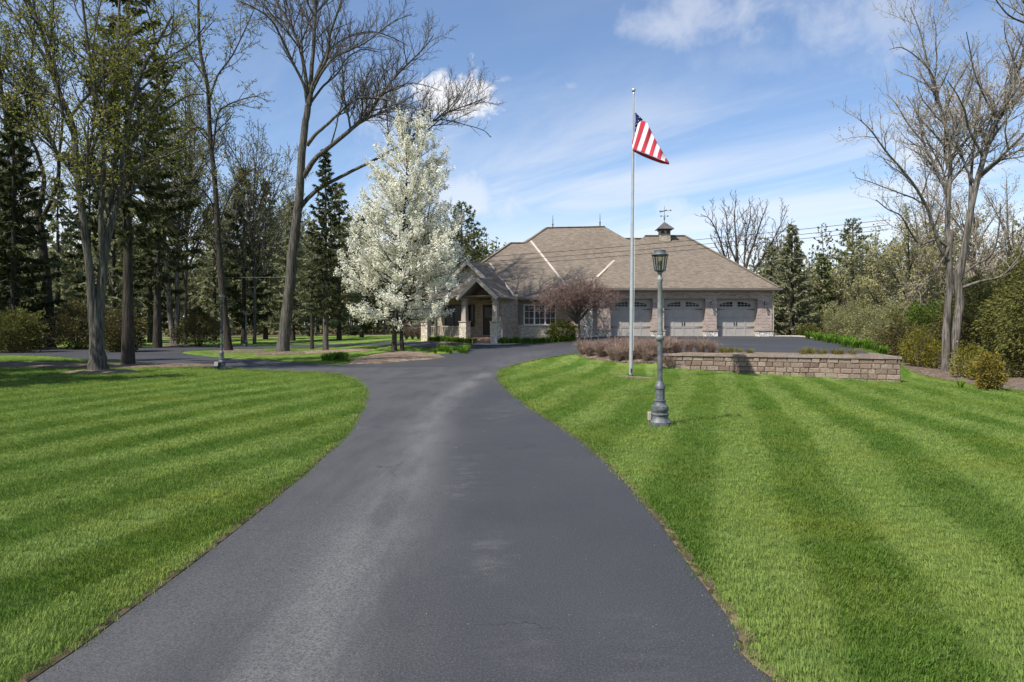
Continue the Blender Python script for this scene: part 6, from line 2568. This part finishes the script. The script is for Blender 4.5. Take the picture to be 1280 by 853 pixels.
# spirea: low dormant shrubs massed at the end of the wall
SP = []
r4 = random.Random(12)
poly = np.array(spirea_bed)
for _ in range(4000):
    x, y = r4.uniform(2.8, 7.4), r4.uniform(27.4, 31.9)
    if inside(poly, np.array([[x, y]]))[0] and all((x - a) ** 2 + (y - c) ** 2 > .47 ** 2 for a, c in SP) and poly_dist(poly, np.array([[x, y]]))[0] > .12:
        SP.append((x, y))
SP += [(6.95, 28.7), (7.35, 28.45), (7.8, 28.25), (8.2, 28.05)] + [(4.4 + .42 * i, 28.35 - .09 * i * .8) for i in range(5)]
protos = []
for k in range(3):
    gr = Grow(140 + k, spacing=(.10, .08, .09, .1), ratio=(.42, .5, .4, .4), angle=(32, 38, 40, 40), up=(.3, .2, .1, 0), levels=2, wig=.28, thick=.05, min_r=.0068, tip_r=.0055, leaf_from=1)
    for i in range(46):
        an = i * 2.4
        q = math.sqrt((i + .5) / 46)
        gr.limb([(.06 * math.cos(an), .06 * math.sin(an), -.03), (.28 * q * math.cos(an), .28 * q * math.sin(an), .36), (.50 * q * math.cos(an), .50 * q * math.sin(an), .68 - .26 * q * q)], .009, .005, 0, .15)
    rng = np.random.default_rng(k)
    T = np.array(gr.tips)
    T = T[rng.random(len(T)) < .22]
    V, Q = quads_at(T, .032, rng, 1.5, .02)
    protos.append((gr.twig.mesh('stems', M['twig_spirea']), np_mesh('buds', V, Q, None, [M['bud_tan']])))
for k, (x, y) in enumerate(SP):
    t = empty('dormant_shrub', onland(x, y), 'one of the low leafless red-brown shrubs massed behind the flagpole', 'shrub', 'leafless shrubs massed behind the flagpole', r4.uniform(0, 6.28))
    s_ = r4.uniform(.85, 1.15)
    t.scale = (s_, s_, s_ * r4.uniform(.85, 1.1))
    link('stems', protos[k % 3][0], t)
    link('buds', protos[k % 3][1], t)


# strappy clumps (daylilies, spring bulbs, ornamental grass)
def clump_mesh(name, seed, n=60, h=.35, spread=.16, wid=.012, mat='daylily', arch=.6):
    r = np.random.default_rng(seed)
    V, Q, T = [], [], []
    for k in range(n):
        a = r.uniform(0, 6.283)
        d = np.array([math.cos(a), math.sin(a), 0])
        s = np.array([-d[1], d[0], 0]) * wid
        b0 = d * spread * r.random() * .6
        hh = h * r.uniform(.6, 1.15)
        out = arch * hh * r.uniform(.3, 1.2)
        i = len(V)
        for f, w in ((0, .9), (.45, 1), (.8, .7)):
            c = b0 + d * out * f ** 1.6 + np.array([0, 0, hh * (f - .28 * f ** 3) * 1.15])
            V += [tuple(c - s * w), tuple(c + s * w)]
        V.append(tuple(b0 + d * out * 1.05 + np.array([0, 0, hh * .80])))
        Q += [(i, i + 1, i + 3, i + 2), (i + 2, i + 3, i + 5, i + 4)]
        T.append((i + 4, i + 5, i + 6))
    return np_mesh(name, V, Q, T, [M[mat]])


CL = [clump_mesh('leafy_clump', 300 + k) for k in range(3)]


def clumps(name, pts, label, group, meshes, s0=.8, s1=1.2, cat='plant'):
    r = random.Random(len(pts))
    for k, (x, y) in enumerate(pts):
        o = link(name, meshes[k % len(meshes)])
        o.location = onland(x, y, .02)
        o.rotation_euler = (0, 0, r.uniform(0, 6.28))
        s = r.uniform(s0, s1)
        o.scale = (s, s, s)
        setp(o, label, cat, group)


r5 = random.Random(3)
pts = []
for k in range(46):
    f = k / 45
    pts.append((-.65 + f * 4.6 + r5.uniform(-.1, .1), 42.75 + f * .95 + r5.uniform(-.28, .3)))
clumps('leafy_clump', pts, 'one of the fresh green strappy clumps edging the drive below the front window', 'strappy clumps below the window', CL, .9, 1.35)
pts = []
for k in range(28):
    f = k / 27
    pts.append((-5.3 + f * 2.85 + r5.uniform(-.1, .1), 44.75 - f * 2.0 + r5.uniform(-.25, .25)))
clumps('leafy_clump', pts, 'one of the fresh green strappy clumps below the porch railing', 'strappy clumps below the porch', CL, .9, 1.3)
pts = []
for k in range(26):
    q = G(566 + r5.uniform(-22, 22), 440.5 + r5.uniform(-2.2, 2.2))
    pts.append((q.x, q.y))
clumps('leafy_clump', pts, 'one of the low green clumps on the island tip right of the blossoming tree', 'low clumps on the island', CL, .8, 1.2)
pts = []
for k in range(16):
    q = G(419 + r5.uniform(-15, 14), 450.5 + r5.uniform(-1.6, 1.6))
    pts.append((q.x, q.y))
clumps('leafy_clump', pts, 'one of the low dark green clumps on the island left of the blossoming tree', 'low clumps left of the blossom', CL, .9, 1.3)
OG = [clump_mesh('grass_clump', 320 + k, 90, .36, .30, .0045, 'forsythia', .8) for k in range(3)]
pts = [(8.5 + k * .2 + r5.uniform(-.1, .1), 28.15 - k * .07 + r5.uniform(-.3, .3)) for k in range(7)] + [(11.5 + k * .2 + r5.uniform(-.1, .1), 27.0 - k * .07 + r5.uniform(-.25, .25)) for k in range(9)]
clumps('grass_clump', pts, 'one of the green grass tufts growing on top of the retaining wall', 'grass tufts on the wall', OG, .6, .95)
pts = []
for k in range(70):
    f = r5.random()
    pts.append((15.3 + 3.2 * f + r5.uniform(-.1, 1.0), 29.3 + 14 * f + r5.uniform(-1, 1)))
clumps('leafy_clump', pts, 'one of the bright green clumps on the bank right of the garage court', 'green clumps on the bank', CL, .9, 1.5)
q = G(1201, 486)
clumps('bulb_plant', [(q.x, q.y)], 'small tuft of blue-green bulb leaves on the mulch bed left of the golden bush', None, [clump_mesh('bulb_plant', 330, 26, .34, .12, .016, 'daylily', .6)], 1, 1)

# ---- thicket and woods of the right side: leafing trees
def leafing_tree(base, h, spread, label, seed, leaf='bud_olive', lsize=.13, lnum=.5, twig='twig_tan', bark='bark_grey', trunk_r=.16, limbs=9, levels=3, group=None, low=.12, name='budding_tree'):
    r = random.Random(seed)
    gr = Grow(seed, spacing=(.42, .32, .3, .3), ratio=(.46, .5, .46, .4), angle=(40, 44, 44, 42), up=(.3, .25, .1, .1), levels=levels, wig=.22, thick=.04, min_r=.016, tip_r=.012, leaf_from=1)
    gr.limb([(0, 0, -.1), (r.uniform(-.1, .1), 0, h * .3), (r.uniform(-.3, .3), r.uniform(-.2, .2), h * .65), (r.uniform(-.5, .5), 0, h * .96)], trunk_r, .02, 0, .25, length=h * .5)
    for k in range(limbs):
        an = k * 2.4 + seed
        f = low + .5 * k / limbs
        R = spread * r.uniform(.7, 1.1)
        e = Vector((R * math.cos(an), R * math.sin(an), h * min(.97, f + r.uniform(.28, .45))))
        p0 = Vector((0, 0, h * f))
        gr.limb([p0, p0.lerp(e, .4) + Vector((0, 0, .1 * h * .3)), e], trunk_r * .5, .015, 0, .2)
    return finish_tree(name, base, gr, bark, twig, label, group=group, leaf=leaf, lsize=lsize, lnum=lnum, ljit=.15, seed=seed)


for k, (px, Y, ytop, sp, lab, lf, ls, ln) in enumerate((
        (1100, 52, 285, 2.6, 'olive-budded tree behind the right bank, nearest the pine', 'bud_olive', .17, 2.6),
        (1136, 47, 262, 2.6, 'olive-tan tree behind the right end of the retaining wall', 'bud_olive', .16, 2.4),
        (1160, 50, 190, 2.6, 'tall tan-budded tree between the olive trees and the pale trunks', 'bud_tan', .11, .5),
        (1215, 45, 205, 2.8, 'tan-budded tree behind the pale double-trunked tree', 'bud_tan', .11, .5),
        (1265, 46, 215, 2.8, 'tan-budded tree behind the cedars at the right edge', 'bud_tan', .11, .4),
        (1050, 62, 330, 2.6, 'low olive tree behind the far corner of the garage court', 'bud_olive', .2, 2.2),
        (1085, 74, 300, 3.2, 'pale olive tree in the gap left of the olive-tan tree', 'bush_olive', .22, 2.0),
        (1185, 66, 268, 3.4, 'green-budded tree far behind the pale trunks', 'bush_olive', .22, 2.0),
        (1010, 76, 345, 3.0, 'low grey-green tree far behind the full spruce', 'bush_olive', .22, 2.0))):
    q = Vector(((px - CX) / F * Y, Y, H((px - CX) / F * Y, Y) - .05))
    leafing_tree(q, P3(0, ytop, Y).z - q.z, sp, lab, 200 + k, lf, ls, ln)
for k, (px, Y, ytop, sp, lab, lf, ln) in enumerate((
        (318, 58, 150, 3.6, 'bare budding tree left of the huge bare tree, with fine grey twigs', 'bud', .22),
        (232, 56, 90, 3.6, 'budding tree above the pale double trunk', 'bud', .6),
        (20, 60, 120, 4.0, 'budding tree in the left background beside the spruces', 'bud', .5),
        (140, 74, 160, 4.0, 'budding tree far behind the twin trunks', 'bud', .6),
        (355, 84, 235, 4.0, 'hazy green tree far behind the huge bare trunk', 'bush_olive', .8),
        (440, 86, 262, 4.0, 'hazy green tree far behind the left of the white blossom', 'bush_olive', .9),
        (282, 82, 225, 4.0, 'hazy olive tree far beyond the distant lamp post', 'bush_olive', .7),
        (395, 92, 300, 3.6, 'low hazy olive tree far behind the two thin trunks', 'bud_olive', .9),
        (480, 90, 300, 4.0, 'hazy green tree far behind the blossoming trunk', 'bush_olive', .8),
        (168, 90, 270, 4.0, 'hazy green tree far behind the spruce trunk', 'bush_olive', .8))):
    q = Vector(((px - CX) / F * Y, Y, -.05))
    leafing_tree(q, P3(0, ytop, Y).z - q.z, sp, lab, 230 + k, lf, .13 if Y < 70 else .2, ln, 'twig_grey', low=.2)

# ---- the far wood closing the view: one mass
rng = np.random.default_rng(77)
tb = Tubes()
Cl = []
for k in range(640):
    Y = rng.uniform(100, 150)
    px = rng.uniform(-260, 640) if k < 390 else rng.uniform(-900, -260) if k < 510 else rng.uniform(930, 1600)
    X = (px - CX) / F * Y
    h = rng.uniform(10, 19)
    r0 = rng.uniform(.12, .26)
    tb.add([Vector((X, Y, -.3)), Vector((X + rng.uniform(-.3, .3), Y, h * .5)), Vector((X + rng.uniform(-.6, .6), Y, h))], [r0, r0 * .7, .03], 5)
    R = rng.uniform(2, 3.6)
    n = 420
    U = rng.normal(size=(n, 3))
    U /= np.linalg.norm(U, axis=1, keepdims=True)
    U *= (rng.random(n) ** .4)[:, None]
    zc, zr = h * .60, h * .42
    c = np.c_[X + U[:, 0] * R, Y + U[:, 1] * R, zc + U[:, 2] * zr]
    Cl.append(c[c[:, 2] > 1.2])
Cl = np.concatenate(Cl)
V0, Q0 = tb.arrays()
V1, Q1 = quads_at(Cl, .62, rng, 1.8)
# undergrowth along the wood's edge
n = 26000
U = np.c_[rng.uniform(-150, 130, n), rng.uniform(97, 116, n), np.abs(rng.normal(0, 2.3, n))]
V2, Q2 = quads_at(U, .7, rng, 1.5)
wv = np.concatenate([V0, V1, V2])
wq = np.concatenate([Q0, Q1 + len(V0), Q2 + len(V0) + len(V1)])
wm = np.concatenate([np.zeros(len(Q0), np.int32), np.ones(len(Q1) + len(Q2), np.int32)])
wo = link('woods', np_mesh('woods', wv, wq, None, [M['twig_dark'], M['far_leaf']], wm))
setp(wo, 'far hazy wood closing the view beyond the left field', 'woods', kind='stuff')

# ---- loose grit and leaf bits on the drive and along its edges
def grit():
    r = np.random.default_rng(8)
    P = []
    for line, sg in ((right_edge, -1), (back, -1)):
        ln = np.array(line)
        ln = ln[(ln[:, 1] > 2.4) & (ln[:, 1] < 24)]
        for a, b in zip(ln, ln[1:]):
            L_ = np.hypot(*(b - a))
            k = r.poisson(L_ * 26)
            nr = np.array([(b - a)[1], -(b - a)[0]]) / max(L_, 1e-6) * sg
            P.append(a + (b - a) * r.random((k, 1)) + nr * (r.exponential(.055, (k, 1)) - .03))
    n = 420
    y = 2.5 + 16 * r.random(n) ** 1.5
    P.append(np.c_[r.uniform(-2.4, 2.4, n), y])
    P = np.concatenate(P)
    P = P[inside(np.array(OUT), P)]
    n = len(P)
    tet = np.array([(1, 0, -.35), (-.5, .87, -.35), (-.5, -.87, -.35), (0, 0, .5)])
    V = tet[None] * (r.uniform(.002, .007, n) * np.clip(P[:, 1] / 6, .8, 1.8))[:, None, None]
    an = r.uniform(0, 6.28, n)
    c, s_ = np.cos(an)[:, None], np.sin(an)[:, None]
    V = np.stack([V[..., 0] * c - V[..., 1] * s_, V[..., 0] * s_ + V[..., 1] * c, V[..., 2]], -1)
    V += np.c_[P, heights(P) + .016][:, None]
    T = (np.arange(n) * 4)[:, None, None] + np.array([(0, 1, 3), (1, 2, 3), (2, 0, 3), (0, 2, 1)])[None]
    o = link('gravel', np_mesh('gravel', V.reshape(-1, 3), None, T.reshape(-1, 3), [M['grit']]))
    setp(o, 'loose pale grit and leaf crumbs scattered over the asphalt', 'gravel', kind='stuff')


M['grit'] = leaf_mat('grit', [(0.3, (.12, .09, .06)), (.55, (.28, .22, .15)), (.8, (.45, .40, .32))], 3, .0)
grit()
